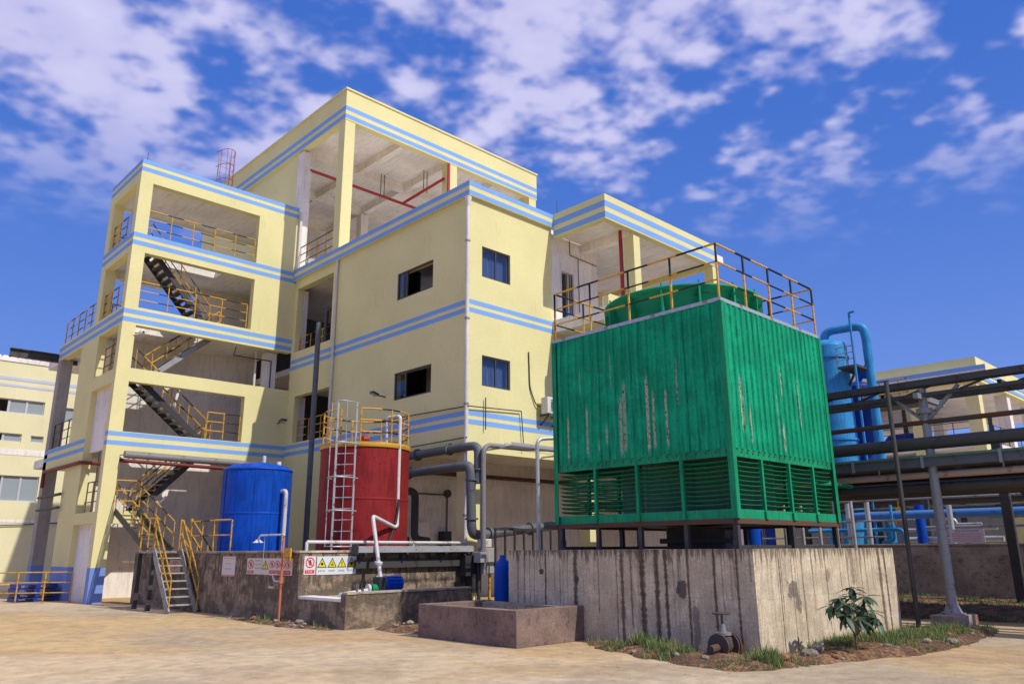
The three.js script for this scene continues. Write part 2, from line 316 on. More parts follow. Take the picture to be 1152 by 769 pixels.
/* ================= the factory building ================= */
const bld = thing('factory_building', 'yellow factory building with blue stripes, open stair tower and rooftop pavilion', 'building', [15, 0, -27]);
const W = (n, g, mt = m.yellow) => add(bld, n, g, mt);
function stripeZ(x0, x1, z, ys) { for (const [a, b] of ys) W('painted_stripe', B(x0, x1, a, b, z, z + 0.005), m.stripe); }
function stripeX(z0, z1, x, ys) { for (const [a, b] of ys) W('painted_stripe', B(x - 0.005, x, a, b, z0, z1), m.stripe); }
const XS = 8.42, ZF = -29, X1 = 15.1, ZB = -32.3, ZM = -17.6, XM = 18.97;
// -- stair tower
W('column', B(XS, XS + 0.47, 1.15, 16.2, ZF - 0.35, ZF)); W('column_base', B(XS - 0.004, XS + 0.474, 0, 1.15, ZF - 0.354, ZF + 0.004), m.baseBlue);
for (const [a, b] of [[15.3, 16.2], [12.47, 13.2], [9.65, 10.33], [7.56, 8.05], [4.95, 5.76]]) W('beam', B(XS + 0.47, X1, a, b, ZF - 0.3, ZF));
W('beam', B(XS + 0.47, 9.85, 2.6, 3.03, ZF - 0.3, ZF));
for (const [a, b] of [[13.2, 15.3], [10.33, 12.47], [5.76, 7.56]]) W('pier', B(13.25, X1, a, b, ZF - 0.3, ZF));
W('recessed_column', B(14.3, 14.75, 8.05, 9.65, -30.0, -29.55), m.white);
W('recessed_column', B(14.62, 15.08, 0, 4.95, -29.75, -29.35), m.white);
const s3 = y => [[y - 0.17, y], [y - 0.48, y - 0.31]];
stripeZ(XS, X1, ZF, s3(16.2)); stripeZ(XS, X1, ZF, s3(13.2)); stripeZ(XS, X1, ZF, s3(10.22)); stripeZ(XS, X1, ZF, [[5.59, 5.74], [5.27, 5.42]]);
// side beams and columns toward the yard
W('beam', B(XS, XS + 0.3, 15.3, 16.2, -32.5, ZF - 0.35)); W('beam', B(XS, XS + 0.3, 12.47, 13.2, -32.5, ZF - 0.35)); W('beam', B(XS, XS + 0.3, 9.65, 10.33, -37.1, ZF - 0.35));
W('beam', B(XS, XS + 0.3, 7.5, 8.0, -31.6, ZF - 0.35)); W('beam', B(XS, XS + 0.3, 2.6, 3.0, -31.6, ZF - 0.35)); W('beam', B(XS, XS + 0.3, 4.95, 5.76, -37.1, -33.7));
W('column', B(XS, XS + 0.4, 10.33, 12.47, -32.5, -31.95)); W('column', B(XS, XS + 0.4, 13.2, 15.3, -32.5, -31.95));
W('wall', B(XS, XS + 0.3, 1.15, 9.65, -33.7, -31.6)); W('wall_base', B(XS - 0.004, XS + 0.304, 0, 1.15, -33.704, -31.596), m.baseBlue);
W('column', B(XS, XS + 0.45, 1.15, 9.65, -37.1, -36.6), m.grey); W('column_base', B(XS - 0.004, XS + 0.454, 0, 1.15, -37.104, -36.596), m.baseBlue);
stripeX(-32.5, ZF, XS, s3(16.2)); stripeX(-32.5, ZF, XS, s3(13.2)); stripeX(-37.1, ZF, XS, s3(10.22)); stripeX(-37.1, -31.6, XS, [[5.59, 5.74], [5.27, 5.42]]);
stripeX(ZF - 0.3, ZF, XS, [[5.59, 5.74], [5.27, 5.42]]);
W('recess_wall', B(XS + 0.2, XS + 0.33, 0, 2.6, -31.6, ZF - 0.35), m.white); W('recess_wall', B(XS + 0.2, XS + 0.33, 5.2, 7.5, -31.6, ZF - 0.35), m.white);
// roofs, floors, stairwell back walls
W('roof_slab', B(XS + 0.3, X1, 15.5, 15.75, -32.5, ZF - 0.3), m.soffit);
W('back_beam', B(XS + 0.3, X1, 15.5, 16.2, -32.8, -32.5)); W('back_beam', B(XS + 0.4, X1, 12.4, 13.1, -32.8, -32.5), m.white);
W('floor_slab', B(12.3, X1, 12.75, 13.05, -32.5, ZF - 0.3), m.soffit); W('floor_slab', B(XS + 0.3, 12.3, 12.75, 13.05, -32.5, -30.75), m.soffit); W('floor_slab', B(XS + 0.3, 9.3, 12.75, 13.05, -30.75, ZF - 0.3), m.soffit);
W('floor_slab', B(12.3, X1, 9.85, 10.15, -32.3, ZF - 0.3), m.soffit); W('floor_slab', B(XS + 0.3, 12.3, 9.85, 10.15, -32.3, -30.75), m.soffit);
W('roof_slab', B(XS + 0.3, X1, 9.8, 10.2, -40, -32.5), m.soffit);
W('floor_slab', B(XS + 0.3, X1, 5.25, 5.6, -40, -32.5), m.soffit);
W('back_wall', B(9.2, X1, 0, 9.85, -32.5, -32.3), m.white); W('back_wall', B(12.2, X1, 10.15, 12.4, -32.5, -32.3), m.white);
W('landing_plate', B(XS + 0.3, 9.85, 7.9, 8.0, -30.7, ZF - 0.3), m.grey); W('landing_plate', B(XS + 0.3, 9.85, 2.9, 3.02, -32.3, ZF - 0.3), m.grey); W('landing_plate', B(12.2, 13.6, 5.5, 5.62, -30.8, ZF - 0.3), m.grey);
W('conduit', [bar([12.9, 9.62, -29.4], [12.9, 9.3, -29.6], 0.02), bar([12.9, 9.3, -29.6], [14.5, 9.3, -29.52], 0.025), bar([14.5, 9.3, -29.52], [14.5, 8.0, -29.52], 0.025)], m.steelDark);
// -- front block
const opens = [[-28.75, -25.9, 9.62, 12.42], [-28.45, -25.62, 5.82, 7.72]];
const wl = [[-21.5, -19.46, 10.15, 11.15], [-21.5, -19.45, 6.57, 7.52]];
W('wall', facX(-29, ZM - 0.002, 4.7, 12.8, X1, 0.28, [...opens, ...wl]));
W('wall', facX(-29, -22.2, 0, 4.7, X1, 0.28));
const wr = [[15.65, 16.92, 10.17, 11.22], [15.66, 16.89, 6.58, 7.56]];
W('wall', facZ(X1 + 0.28, XM, 4.7, 12.8, ZM, 0.28, wr)); W('wall', B(X1, X1 + 0.28, 4.7, 12.8, ZM - 0.002, ZM));
W('wall', facZ(XM, 26.2, 4.7, 8.9, ZM, 0.28));
// roof band, a little proud of the walls
W('parapet_band', B(X1 - 0.12, X1 + 0.2, 12.8, 13.3, -28.99, ZM - 0.2)); W('parapet_band', B(X1 - 0.12, XM, 12.8, 13.3, ZM - 0.2, ZM + 0.12));
const s13 = [[13.14, 13.302], [12.82, 12.98]];
stripeX(-28.99, ZM + 0.12, X1 - 0.12, s13); stripeZ(X1 - 0.125, XM, ZM + 0.12, s13);
const s9 = [[9.15, 9.3], [8.88, 9.03]], s5 = [[5.6, 5.75], [5.33, 5.48]];
stripeX(-29, ZM, X1, s9.map(a => a)); stripeZ(X1 - 0.005, XM, ZM, s9); stripeX(-29, ZM, X1, s5); stripeZ(X1 - 0.005, XM, ZM, s5);
W('soffit', B(X1 + 0.28, 26.2, 4.9, 5.1, -29, ZM - 0.28), m.soffit); W('floor_slab', B(X1 + 0.28, 26.2, 8.9, 9.15, -33, ZM - 0.28), m.soffit); W('roof_slab', B(X1 + 0.2, 26.2, 12.6, 12.95, -36, ZM - 0.28), m.soffit);
W('wall', B(X1 + 0.28, X1 + 0.5, 0, 4.9, -29, -22.5), m.white);
W('ground_floor_wall', facZ(X1 + 0.02, 27, 0, 4.9, -22.5, 0.2), m.white);
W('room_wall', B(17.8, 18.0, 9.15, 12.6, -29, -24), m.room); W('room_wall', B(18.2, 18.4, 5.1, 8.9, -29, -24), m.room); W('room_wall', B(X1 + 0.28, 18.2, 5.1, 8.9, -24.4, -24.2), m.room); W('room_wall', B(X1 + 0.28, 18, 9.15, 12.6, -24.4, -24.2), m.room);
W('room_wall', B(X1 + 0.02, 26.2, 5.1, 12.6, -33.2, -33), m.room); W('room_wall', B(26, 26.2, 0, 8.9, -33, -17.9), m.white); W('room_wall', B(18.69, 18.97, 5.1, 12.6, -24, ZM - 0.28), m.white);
W('column', B(X1, X1 + 0.5, 0, 4.7, ZM - 0.5, ZM)); W('column', B(20.6, 21.0, 0, 4.7, ZM - 0.45, ZM)); W('column', B(25.8, 26.2, 0, 4.7, ZM - 0.45, ZM));
W('beam', B(X1 + 0.5, 26.2, 4.5, 4.7, ZM - 0.3, ZM - 0.01)); W('beam', B(X1 + 0.02, X1 + 0.28, 4.5, 4.7, -22.2, ZM - 0.5));
W('recessed_column', B(X1 + 0.28, X1 + 0.5, 5.82, 7.72, -28.95, -28.46), m.white); W('recessed_column', B(X1 + 0.28, X1 + 0.5, 9.62, 12.42, -28.95, -28.76), m.white);
// windows
function windowX(h, openHalf) {
  const w = sub(bld, 'window'), [z0, z1, y0, y1] = h, x = X1 + 0.03, f = 0.05;
  add(w, 'frame', [B(x, x + 0.06, y0, y0 + f, z0, z1), B(x, x + 0.06, y1 - f, y1, z0, z1), B(x, x + 0.06, y0 + f, y1 - f, z0, z0 + f), B(x, x + 0.06, y0 + f, y1 - f, z1 - f, z1)], m.frameDark);
  const zc = z0 + (z1 - z0) * openHalf; add(w, 'mullion', B(x + 0.002, x + 0.05, y0 + f, y1 - f, zc - 0.03, zc + 0.03), m.frameDark);
  add(w, 'pane', B(x + 0.02, x + 0.026, y0 + f, y1 - f, z0 + f, zc - 0.03), m.glass);
}
function windowZ(h) {
  const w = sub(bld, 'window'), [x0, x1, y0, y1] = h, z = ZM - 0.03, f = 0.05;
  add(w, 'frame', [B(x0, x1, y0, y0 + f, z - 0.06, z), B(x0, x1, y1 - f, y1, z - 0.06, z), B(x0, x0 + f, y0 + f, y1 - f, z - 0.06, z), B(x1 - f, x1, y0 + f, y1 - f, z - 0.06, z)], m.frameDark);
  const xc = (x0 + x1) / 2; add(w, 'mullion', B(xc - 0.02, xc + 0.02, y0 + f, y1 - f, z - 0.05, z - 0.004), m.frameDark);
  add(w, 'pane', B(x0 + f, xc - 0.02, y0 + f, y1 - f, z - 0.03, z - 0.024), m.glass); add(w, 'pane', B(xc + 0.02, x1 - f, y0 + f, y1 - f, z - 0.04, z - 0.034), m.glass);
  const P = [], n = 60; for (let i = 0; i <= n; i++) { const x = mix(x0 - 0.05, x1 + 0.05, i / n); P.push(V(x, 0, z - 0.22 + 0.035 * Math.sin(i * 1.25 + Math.sin(i * 0.4) * 1.5))); }
  const g = new THREE.BufferGeometry(), Q = [], I = []; P.forEach(p => { Q.push(p.x, y0 - 0.1, p.z, p.x, y1 + 0.1, p.z); }); for (let i = 0; i < n; i++) I.push(2 * i, 2 * i + 2, 2 * i + 1, 2 * i + 1, 2 * i + 2, 2 * i + 3);
  g.setAttribute('position', new THREE.Float32BufferAttribute(Q, 3)); g.setIndex(I); g.computeVertexNormals(); wuv(g); add(w, 'curtain', g, m.curtain);
}
windowX(wl[0], 0.26); windowX(wl[1], 0.3); wr.forEach(windowZ);
// downpipes
W('downpipe', [bar([X1 - 0.08, 0, ZM + 0.02], [X1 - 0.08, 12.7, ZM + 0.02], 0.065, 12), cyl(X1 - 0.08, 12.45, 12.75, ZM + 0.02, 0.07, 0.12, 14)], m.pvc);
for (const y of [2.6, 5.9, 8.6, 11.2]) W('pipe_clip', cyl(X1 - 0.08, y, y + 0.06, ZM + 0.02, 0.08), m.steel);
W('downpipe', bar([X1 - 0.07, 4.4, -25.55], [X1 - 0.07, 12.8, -25.55], 0.055, 10), m.pvc);
W('downpipe', bar([14.0, 5.8, -29.9], [14.0, 9.7, -29.9], 0.05, 10), m.pvc); W('downpipe', bar([X1 - 0.02, 13.3, -28.9], [X1 - 0.02, 16.0, -28.9], 0.07, 10), m.pvc);
// -- terrace wing
const zT = -15.1, xE = 26.0;
W('roof_fascia', B(XM, XM + 0.25, 12.42, 13.32, ZM + 0.12, zT - 0.25)); W('roof_fascia', B(XM, xE, 12.42, 13.32, zT - 0.25, zT)); W('roof_fascia', B(xE - 0.25, xE, 12.42, 13.32, -21, zT - 0.25)); W('roof_fascia', B(21.5, xE - 0.25, 12.1, 13.32, -21, -20.7));
const s12 = [[12.87, 13.08], [12.47, 12.68]];
stripeX(ZM + 0.12, zT, XM, s12); stripeZ(XM - 0.005, xE, zT, s12);
W('roof_slab', B(XM + 0.25, xE - 0.25, 12.62, 12.85, ZM, zT - 0.25), m.soffit); W('roof_slab', B(21.5, xE - 0.25, 12.62, 12.85, -20.7, ZM), m.soffit);
W('roof_upstand', RB(xE - 0.1, xE + 0.35, 12.6, 12.95, -15.4, -15.05), m.white);
W('beam', B(20.6, 20.9, 12.3, 12.62, ZM, zT - 0.25), m.soffit);
W('column', B(20.62, 20.98, 9.35, 12.42, zT - 0.5, zT - 0.1), m.yellow); W('column', B(25.6, 25.98, 9.35, 12.42, zT - 0.42, zT - 0.02));
W('terrace_floor', B(XM, 26.2, 8.9, 9.35, ZM, zT), m.soffit); W('terrace_parapet', B(XM, 26.2, 9.35, 9.75, zT - 0.2, zT)); W('terrace_parapet', B(XM - 0.001, 26.2, 8.6, 8.9, zT - 0.25, zT - 0.002));
W('terrace_wall', facZ(XM + 0.002, 21.5, 9.35, 12.62, ZM - 0.02, 0.2, [[19.5, 20.15, 9.4, 11.35]]), m.white);
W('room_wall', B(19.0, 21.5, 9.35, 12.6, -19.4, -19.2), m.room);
const td = sub(bld, 'door'); add(td, 'door_leaf', B(19.5, 19.54, 9.4, 11.33, -18.3, -17.66), m.steelDark); for (let i = 0; i < 5; i++) add(td, 'bar', bar([19.58 + i * 0.13, 9.4, -17.68], [19.58 + i * 0.13, 11.3, -17.68], 0.015, 6), m.steelDark);
W('conduit', [bar([19.95, 12.62, -17.59], [19.95, 12.05, -17.59], 0.014), bar([19.95, 12.05, -17.59], [21.45, 12.0, -17.59], 0.014), bar([20.4, 12.02, -17.59], [20.4, 9.4, -17.59], 0.012)], m.steelDark);
// -- rooftop pavilion
const zP = -25.5, xP = 15.0, xPE = 26.45;
W('roof_fascia', B(xP, xPE, 19.1, 20.5, zP - 0.3, zP)); W('roof_fascia', B(xP, xP + 0.3, 19.1, 20.5, -40, zP - 0.3)); W('roof_fascia', B(xPE - 0.3, xPE, 19.1, 20.5, -40, zP - 0.3)); W('roof_fascia', B(xP + 0.3, xPE - 0.3, 19.1, 20.5, -40, -39.7));
W('roof_coping', B(xP - 0.05, xPE + 0.05, 20.5, 20.58, zP - 0.35, zP + 0.05)); W('roof_coping', B(xP - 0.05, xP + 0.35, 20.5, 20.58, -40, zP - 0.35));
const s19 = [[19.54, 19.74], [19.16, 19.36]]; stripeX(-40, zP, xP, s19); stripeZ(xP - 0.005, xPE, zP, s19);
W('roof_slab', B(xP + 0.3, xPE - 0.3, 19.4, 19.65, -39.7, zP - 0.3), m.soffit);
for (const x of [18.0, 20.7, 23.6]) W('ceiling_beam', B(x, x + 0.3, 19.05, 19.4, -39.7, zP - 0.3), m.soffit);
for (const z of [-29.2, -33]) W('ceiling_beam', B(xP + 0.3, xPE - 0.3, 19.0, 19.398, z - 0.3, z), m.soffit);
W('column', B(xP + 0.02, xP + 0.5, 12.95, 19.1, zP - 0.5, zP - 0.02)); W('column', B(20.6, 21.1, 12.95, 19.1, zP - 0.5, zP - 0.02)); W('column', B(25.9, 26.4, 12.95, 19.1, zP - 0.5, zP - 0.02));
W('column', B(xP + 0.02, xP + 0.46, 12.95, 19.0, -29.42, -28.97), m.white); W('column', B(20.6, 21.05, 12.95, 19.0, -33.3, -32.85), m.white);
W('wall', B(xP + 0.1, xP + 0.3, 10.2, 19.1, -40, -29.42), m.yellow); W('back_wall', B(17.6, xPE, 12.95, 19.0, -36.6, -36.4), m.white);
for (const [a, b] of [[[15.4, 18.2, -29.0], [26, 18.2, -29.0]], [[20.5, 18.35, -25.75], [20.5, 18.2, -29.0]], [[20.52, 13.0, -25.42], [20.52, 19.0, -25.42]], [[20.6, 12.96, -15.75], [20.6, 9.4, -15.75]]]) W('fire_pipe', bar(a, b, 0.07, 12), m.redPipe);
for (const [x, z] of [[17.3, -29], [19.2, -29], [20.5, -27.3], [23, -29]]) W('pipe_hanger', [bar([x, 18.2, z], [x, 19.35, z], 0.02, 6), bar([x + 0.2, 18.25, z], [x + 0.2, 19.35, z], 0.02, 6)], m.black);

/* ================= stairs and railings of the tower ================= */
{
  let t = thing('steel_staircase', 'black steel flight rising left inside the second opening from the tower top', 'staircase', [11.7, 10.15, -29.6], 'zigzag flights in the stair tower');
  flight(t, [11.75, 10.15, -29.55], [9.2, 13.0, -29.55], [0, 0, -1], 0.95, 12, { tread: m.steelDark, string: m.black });
  t = thing('steel_staircase', 'steel flight climbing right under the third striped floor of the tower', 'staircase', [9.8, 8.0, -29.6], 'zigzag flights in the stair tower');
  flight(t, [9.85, 8.0, -29.75], [12.25, 10.1, -29.75], [0, 0, -1], 0.85, 10, { string: m.steel });
  t = thing('steel_staircase', 'black steel flight falling right in front of the grey stairwell wall', 'staircase', [11.9, 5.62, -29.6], 'zigzag flights in the stair tower');
  flight(t, [12.0, 5.62, -29.5], [9.2, 7.95, -29.5], [0, 0, -1], 0.95, 11, { tread: m.steel, string: m.black });
  t = thing('steel_staircase', 'steel flight with yellow posts climbing behind the long white gutter pipe', 'staircase', [9.8, 3.02, -29.6], 'zigzag flights in the stair tower');
  flight(t, [9.85, 3.02, -29.75], [12.3, 5.55, -29.75], [0, 0, -1], 0.85, 11, { string: m.steelDark });
}
railing('yellow railing in the topmost opening of the stair tower', [[8.92, 13.2, -29.15], [13.22, 13.2, -29.15]], { every: 0.86, group: 'stair tower railings' });
railing('yellow railing in the stair tower opening beside the black flight', [[8.92, 10.33, -29.15], [13.1, 10.33, -29.15]], { every: 1.0, group: 'stair tower railings' });
railing('low railing along the pale landing beam of the stair tower', [[11.9, 5.76, -29.15], [13.2, 5.76, -29.15]], { every: 0.65, group: 'stair tower railings' });
railing('railing at the back edge of the tower top floor against the sky', [[8.9, 13.05, -32.3], [15, 13.05, -32.3]], { rail: m.black, every: 1.2, group: 'stair tower railings' });
railing('railing at the back of the second tower floor seen against sky', [[8.9, 10.15, -32.15], [12.2, 10.15, -32.15]], { rail: m.black, group: 'stair tower railings' });
railing('short side railing high between the two tower columns', [[8.55, 13.2, -29.6], [8.55, 13.2, -31.9]], { every: 0.8, group: 'stair tower railings' });
railing('short side railing below the second tower band', [[8.55, 10.33, -29.6], [8.55, 10.33, -31.9]], { every: 0.8, group: 'stair tower railings' });
railing('long roof railing running back from the stair tower', [[8.55, 10.33, -32.55], [8.55, 10.33, -37]], { every: 0.9, group: 'stair tower railings' });
railing('side railing above the yellow side wall beam', [[8.55, 8.0, -29.6], [8.55, 8.0, -30.95]], { every: 0.65, rail: m.black, group: 'stair tower railings' });
railing('side railing low between column and yellow wall', [[8.55, 3.02, -29.6], [8.55, 3.02, -30.95]], { every: 0.65, rail: m.black, group: 'stair tower railings' });
railing('dark railing on the rear bay floor above the pallets', [[8.55, 5.76, -33.55], [8.55, 5.76, -36.6]], { every: 0.9, rail: m.steelDark, post: m.steelDark, group: 'stair tower railings' });
railing('railing on the steel landing over the sunlit wall patch', [[8.95, 3.03, -29.2], [9.8, 3.03, -29.2]], { every: 0.85, group: 'stair tower railings' });
railing('yellow railing inside the upper dark doorway bay', [[15.3, 9.35, -28.7], [15.3, 9.35, -25.95]], { every: 0.9, h: 0.95, group: 'bay railings' });
railing('yellow railing inside the lower dark doorway bay', [[15.3, 5.8, -28.4], [15.3, 5.8, -25.7]], { every: 0.9, h: 0.95, group: 'bay railings' });
railing('rooftop railing between two white pavilion columns', [[15.15, 13.3, -28.9], [15.15, 13.3, -26.05]], { every: 0.7, rail: m.black, group: 'roof railings' });
railing('white terrace stair railing beside the red pipe', [[20.9, 9.4, -16.9], [22.5, 9.4, -16.9]], { every: 0.25, n: 1, post: m.pvc, rail: m.pvc, r: 0.014, h: 1.1 });
railing('dark pipe frame standing under the pavilion roof', [[17.2, 12.95, -28.2], [20.3, 12.95, -28.2]], { every: 1.5, h: 1.9, n: 2, post: m.steelDark, rail: m.steelDark });
// equipment that shows in the dark bays and on the pavilion floor
{
  const t = thing('process_vessel', 'pale round-shouldered vessel inside the lower dark bay', 'vessel', [16.9, 5.1, -27.2]);
  add(t, 'shell', lathe(16.9, 5.1, -27.2, [[0.001, 2.3], [0.5, 2.2], [0.75, 1.9], [0.8, 1.6], [0.8, 0.35], [0.4, 0.1], [0.001, 0.08]], 24), m.galv);
  add(t, 'nozzle', [cyl(16.9, 7.3, 7.6, -27.2, 0.12), cyl(16.9, 7.55, 7.62, -27.2, 0.2)], m.steel); for (const a of [0, 2.1, 4.2]) add(t, 'leg', bar([16.9 + 0.7 * Math.cos(a), 5.1, -27.2 + 0.7 * Math.sin(a)], [16.9 + 0.7 * Math.cos(a), 5.6, -27.2 + 0.7 * Math.sin(a)], 0.05), m.steel);
}
single('interior_pipe', 'pipe crossing behind the upper dark bay opening', 'pipe', pipeG([[16.2, 9.2, -28.2], [16.2, 11.6, -28.2], [16.2, 11.8, -25], [17.9, 11.8, -25]], 0.09), m.pipeGrey);
single('roof_duct', 'long pale duct lying under the pavilion roof', 'duct', [B(16, 20, 14.2, 14.5, -30.2, -29.9), B(16.2, 16.3, 12.95, 14.2, -30.1, -30), B(19.6, 19.7, 12.95, 14.2, -30.1, -30)], m.galv);
{   // hooped ladder on the stair tower roof
  const t = thing('caged_ladder', 'thin hooped roof ladder standing above the stair tower', 'ladder', [12.4, 15.75, -31.2]);
  for (const x of [12.15, 12.65]) add(t, 'stile', bar([x, 15.75, -31.2], [x, 18.75, -31.2], 0.025, 6), m.steel);
  for (let i = 0; i < 9; i++) add(t, 'rung', bar([12.15, 16.0 + i * 0.3, -31.2], [12.65, 16.0 + i * 0.3, -31.2], 0.014, 6), m.steel);
  for (let i = 0; i < 4; i++) { const p = []; for (let k = 0; k <= 12; k++) { const a = Math.PI * k / 12; p.push(V(12.4 + 0.36 * Math.cos(a), 16.6 + i * 0.7, -31.2 + 0.7 * Math.sin(a))); } add(t, 'hoop', sweep(p, 0.014, 6), m.redPipe); }
  for (const a of [0.5, 1.1, 1.57, 2.0, 2.6]) add(t, 'cage_bar', bar([12.4 + 0.36 * Math.cos(a), 16.6, -31.2 + 0.7 * Math.sin(a)], [12.4 + 0.36 * Math.cos(a), 18.7, -31.2 + 0.7 * Math.sin(a)], 0.011, 5), m.redPipe);
}
// lightning rods, floodlights, camera, air conditioner
single('lightning_rod', 'thin rod on the near corner of the stair tower roof', 'rod', [bar([8.6, 16.2, -29.1], [8.6, 16.55, -29.1], 0.012, 6), cyl(8.6, 16.2, 16.24, -29.1, 0.05)], m.steelDark);
single('lightning_rod', 'thin rod on the left end of the terrace roof', 'rod', [bar([19.1, 13.32, -17.4], [19.1, 13.9, -17.4], 0.012, 6), cyl(19.1, 13.32, 13.36, -17.4, 0.05)], m.steelDark);
{
  const t = thing('security_camera', 'small white camera on the tower column under the third band', 'camera', [8.9, 9.5, -28.9]);
  add(t, 'bracket', bar([8.85, 9.28, -29.0], [9.02, 9.3, -28.85], 0.02, 6), m.pvc); add(t, 'body', RB(8.98, 9.14, 9.28, 9.4, -28.95, -28.62, 0.03), m.pvc); add(t, 'lens', disc([9.06, 9.34, -28.61], [0, 0, 1], 0.04, 0.03), m.black);
}
function floodlight(label, x, y, z, ax) {
  const t = thing('floodlight', label, 'floodlight', [x, y, z], 'wall floodlights'); const [dx, dz] = ax;
  add(t, 'bracket', bar([x, y, z], [x + dx * 0.35, y + 0.02, z + dz * 0.35], 0.025, 6), m.steelDark); const g = RB(-0.14, 0.14, -0.04, 0.04, -0.12, 0.12, 0.03); g.rotateZ(dx * 0.3); g.rotateX(-dz * 0.3); g.translate(x + dx * 0.45, y + 0.06, z + dz * 0.45); add(t, 'housing', g, m.steelDark);
  const q = B(-0.12, 0.12, -0.05, -0.04, -0.1, 0.1); q.rotateZ(dx * 0.3); q.rotateX(-dz * 0.3); q.translate(x + dx * 0.45, y + 0.06, z + dz * 0.45); add(t, 'lens', q, m.galv);
}
floodlight('square floodlight on the shaded wall above the red tank', X1, 6.78, -22.0, [-1, 0]);
floodlight('square floodlight on the stair tower wall beside the lower bay', 14.72, 6.65, -29, [0, 1]);
{
  const t = thing('air_conditioner', 'white outdoor air conditioner unit on wall brackets under the green tower railing', 'air conditioner', [18.4, 5.85, -17.4]);
  add(t, 'casing', RB(18.15, 18.95, 5.95, 6.5, -17.45, -17.15, 0.02), m.pvc); const gr = []; for (let i = 0; i < 7; i++) gr.push(B(18.3, 18.72, 6.04 + i * 0.06, 6.06 + i * 0.06, -17.15, -17.13)); add(t, 'grille', gr, m.steel); add(t, 'fan', disc([18.51, 6.22, -17.146], [0, 0, 1], 0.2, 0.012), m.black);
  for (const x of [18.25, 18.8]) add(t, 'bracket', [beamG([x, 5.92, -17.6], [x, 5.92, -17.15], 0.03, 0.05), beamG([x, 5.6, -17.59], [x, 5.9, -17.2], 0.03, 0.04)], m.steelDark);
  add(t, 'hose', pipeG([[18.15, 6.2, -17.5], [18.0, 6.25, -17.55], [17.75, 6.8, -17.57], [17.72, 8.0, -17.57]], 0.02, 0.2, 8), m.black);
}
single('hoist_beam', 'dark steel hoist beam sticking out left below the roof terrace', 'beam', [B(6.6, 9.2, 9.62, 9.66, -37.35, -37.12), B(6.6, 9.2, 9.94, 9.98, -37.35, -37.12), B(6.6, 9.2, 9.66, 9.94, -37.25, -37.22)], m.steelDark);
single('gutter_pipe', 'long pale insulated pipe under the lowest stair tower stripe', 'pipe', [pipeG([[8.95, 4.93, -28.7], [13.3, 4.9, -28.7], [13.7, 4.6, -28.0], [13.7, 4.3, -27.2]], 0.13, 0.3, 14)], m.pipeMid);
single('fire_line', 'dark red pipe running under the stair tower floor band', 'pipe', [pipeG([[8.34, 4.2, -36.4], [8.34, 4.84, -36.4], [8.34, 4.84, -31.5], [9.0, 4.8, -31.2], [9.0, 4.8, -29.5], [9.1, 4.76, -29.15], [14.4, 4.7, -29.15]], 0.07, 0.15, 10)], m.darkRed);
single('wall_pipe', 'twin brown pipes between rear column and yellow side wall', 'pipe', [bar([8.3, 3.8, -36.5], [8.3, 3.8, -33.4], 0.06), bar([8.3, 3.3, -36.5], [8.3, 3.3, -33.4], 0.05)], m.steelDark);
single('riser_pipe', 'tall grey riser pipe in front of the dark bays', 'pipe', [bar([14.4, 0, -25.6], [14.4, 10.1, -25.6], 0.1, 12)], m.pipeGrey);

/* ================= bund wall, tanks ================= */
const bundT = tex(1024, 256, (u, v) => {
  const U = u * 8, a = fbm(U * 0.125 * 2, v * 0.5, 16, 5, 401), b = fbm(u * 4, v, 64, 3, 405), dr = fbm(u * 4, v * 0.15, 48, 3, 409);
  let c = mixc([0.42, 0.37, 0.315], [0.585, 0.515, 0.43], ss(0.40, 0.66, a));
  c = mixc(c, [0.68, 0.58, 0.46], ss(0.60, 0.74, fbm(u * 4, v, 12, 4, 413)) * 0.55);
  c = mixc(c, [0.22, 0.19, 0.16], ss(0.50, 0.72, dr) * 0.65 * (0.3 + 0.7 * ss(0.2, 0.9, v + (a - 0.5)))); return mulc(c, 0.86 + b * 0.28);
}, [1 / 11.5, 1 / 1.7]);
m.bund = M(0.96, 0.95, 0.94, 0.95, { map: bundT, bumpMap: grainB, bumpScale: 0.012 });
{
  const t = thing('bund_wall', 'stained concrete containment wall in front of the blue and red tanks', 'wall', [9.6, 0, -17.3]);
  add(t, 'side_wall', B(9.6, 9.85, 0, 1.6, -28.4, -17.55), m.bund); add(t, 'front_wall', B(9.6, 15.05, 0, 1.6, -17.55, -17.3), m.bund);
  add(t, 'coping', RB(9.57, 9.88, 1.6, 1.66, -28.4, -17.56, 0.015), m.conc); add(t, 'coping', RB(9.57, 15.05, 1.6, 1.66, -17.56, -17.27, 0.015), m.concLight);
  add(t, 'floor', B(9.85, 15.05, 0, 0.12, -28.4, -17.55), m.conc);
  const p = thing('pump_plinth', 'low concrete plinth carrying the blue pump in front of the bund wall', 'plinth', [9.6, 0, -15.2]);
  add(p, 'side_wall', B(9.602, 9.8, 0, 0.56, -17.3, -15.4), m.bund); add(p, 'front_wall', B(9.602, 13.2, 0, 0.72, -15.4, -15.2), m.bund); add(p, 'slab', B(9.8, 13.2, 0.4, 0.6, -17.295, -15.4), m.concLight); add(p, 'kerb', RB(9.61, 10.0, 0.56, 0.63, -17.28, -15.41, 0.01), m.white); add(p, 'kerb', RB(9.62, 13.2, 0.72, 0.77, -15.42, -15.18, 0.012), m.concLight);
}
function seams(t, x, z, r, ys, mt, name = 'seam') { for (const y of ys) add(t, name, lathe(x, y, z, [[r, -0.03], [r + 0.012, -0.02], [r + 0.012, 0.02], [r, 0.03]], 48), mt); }
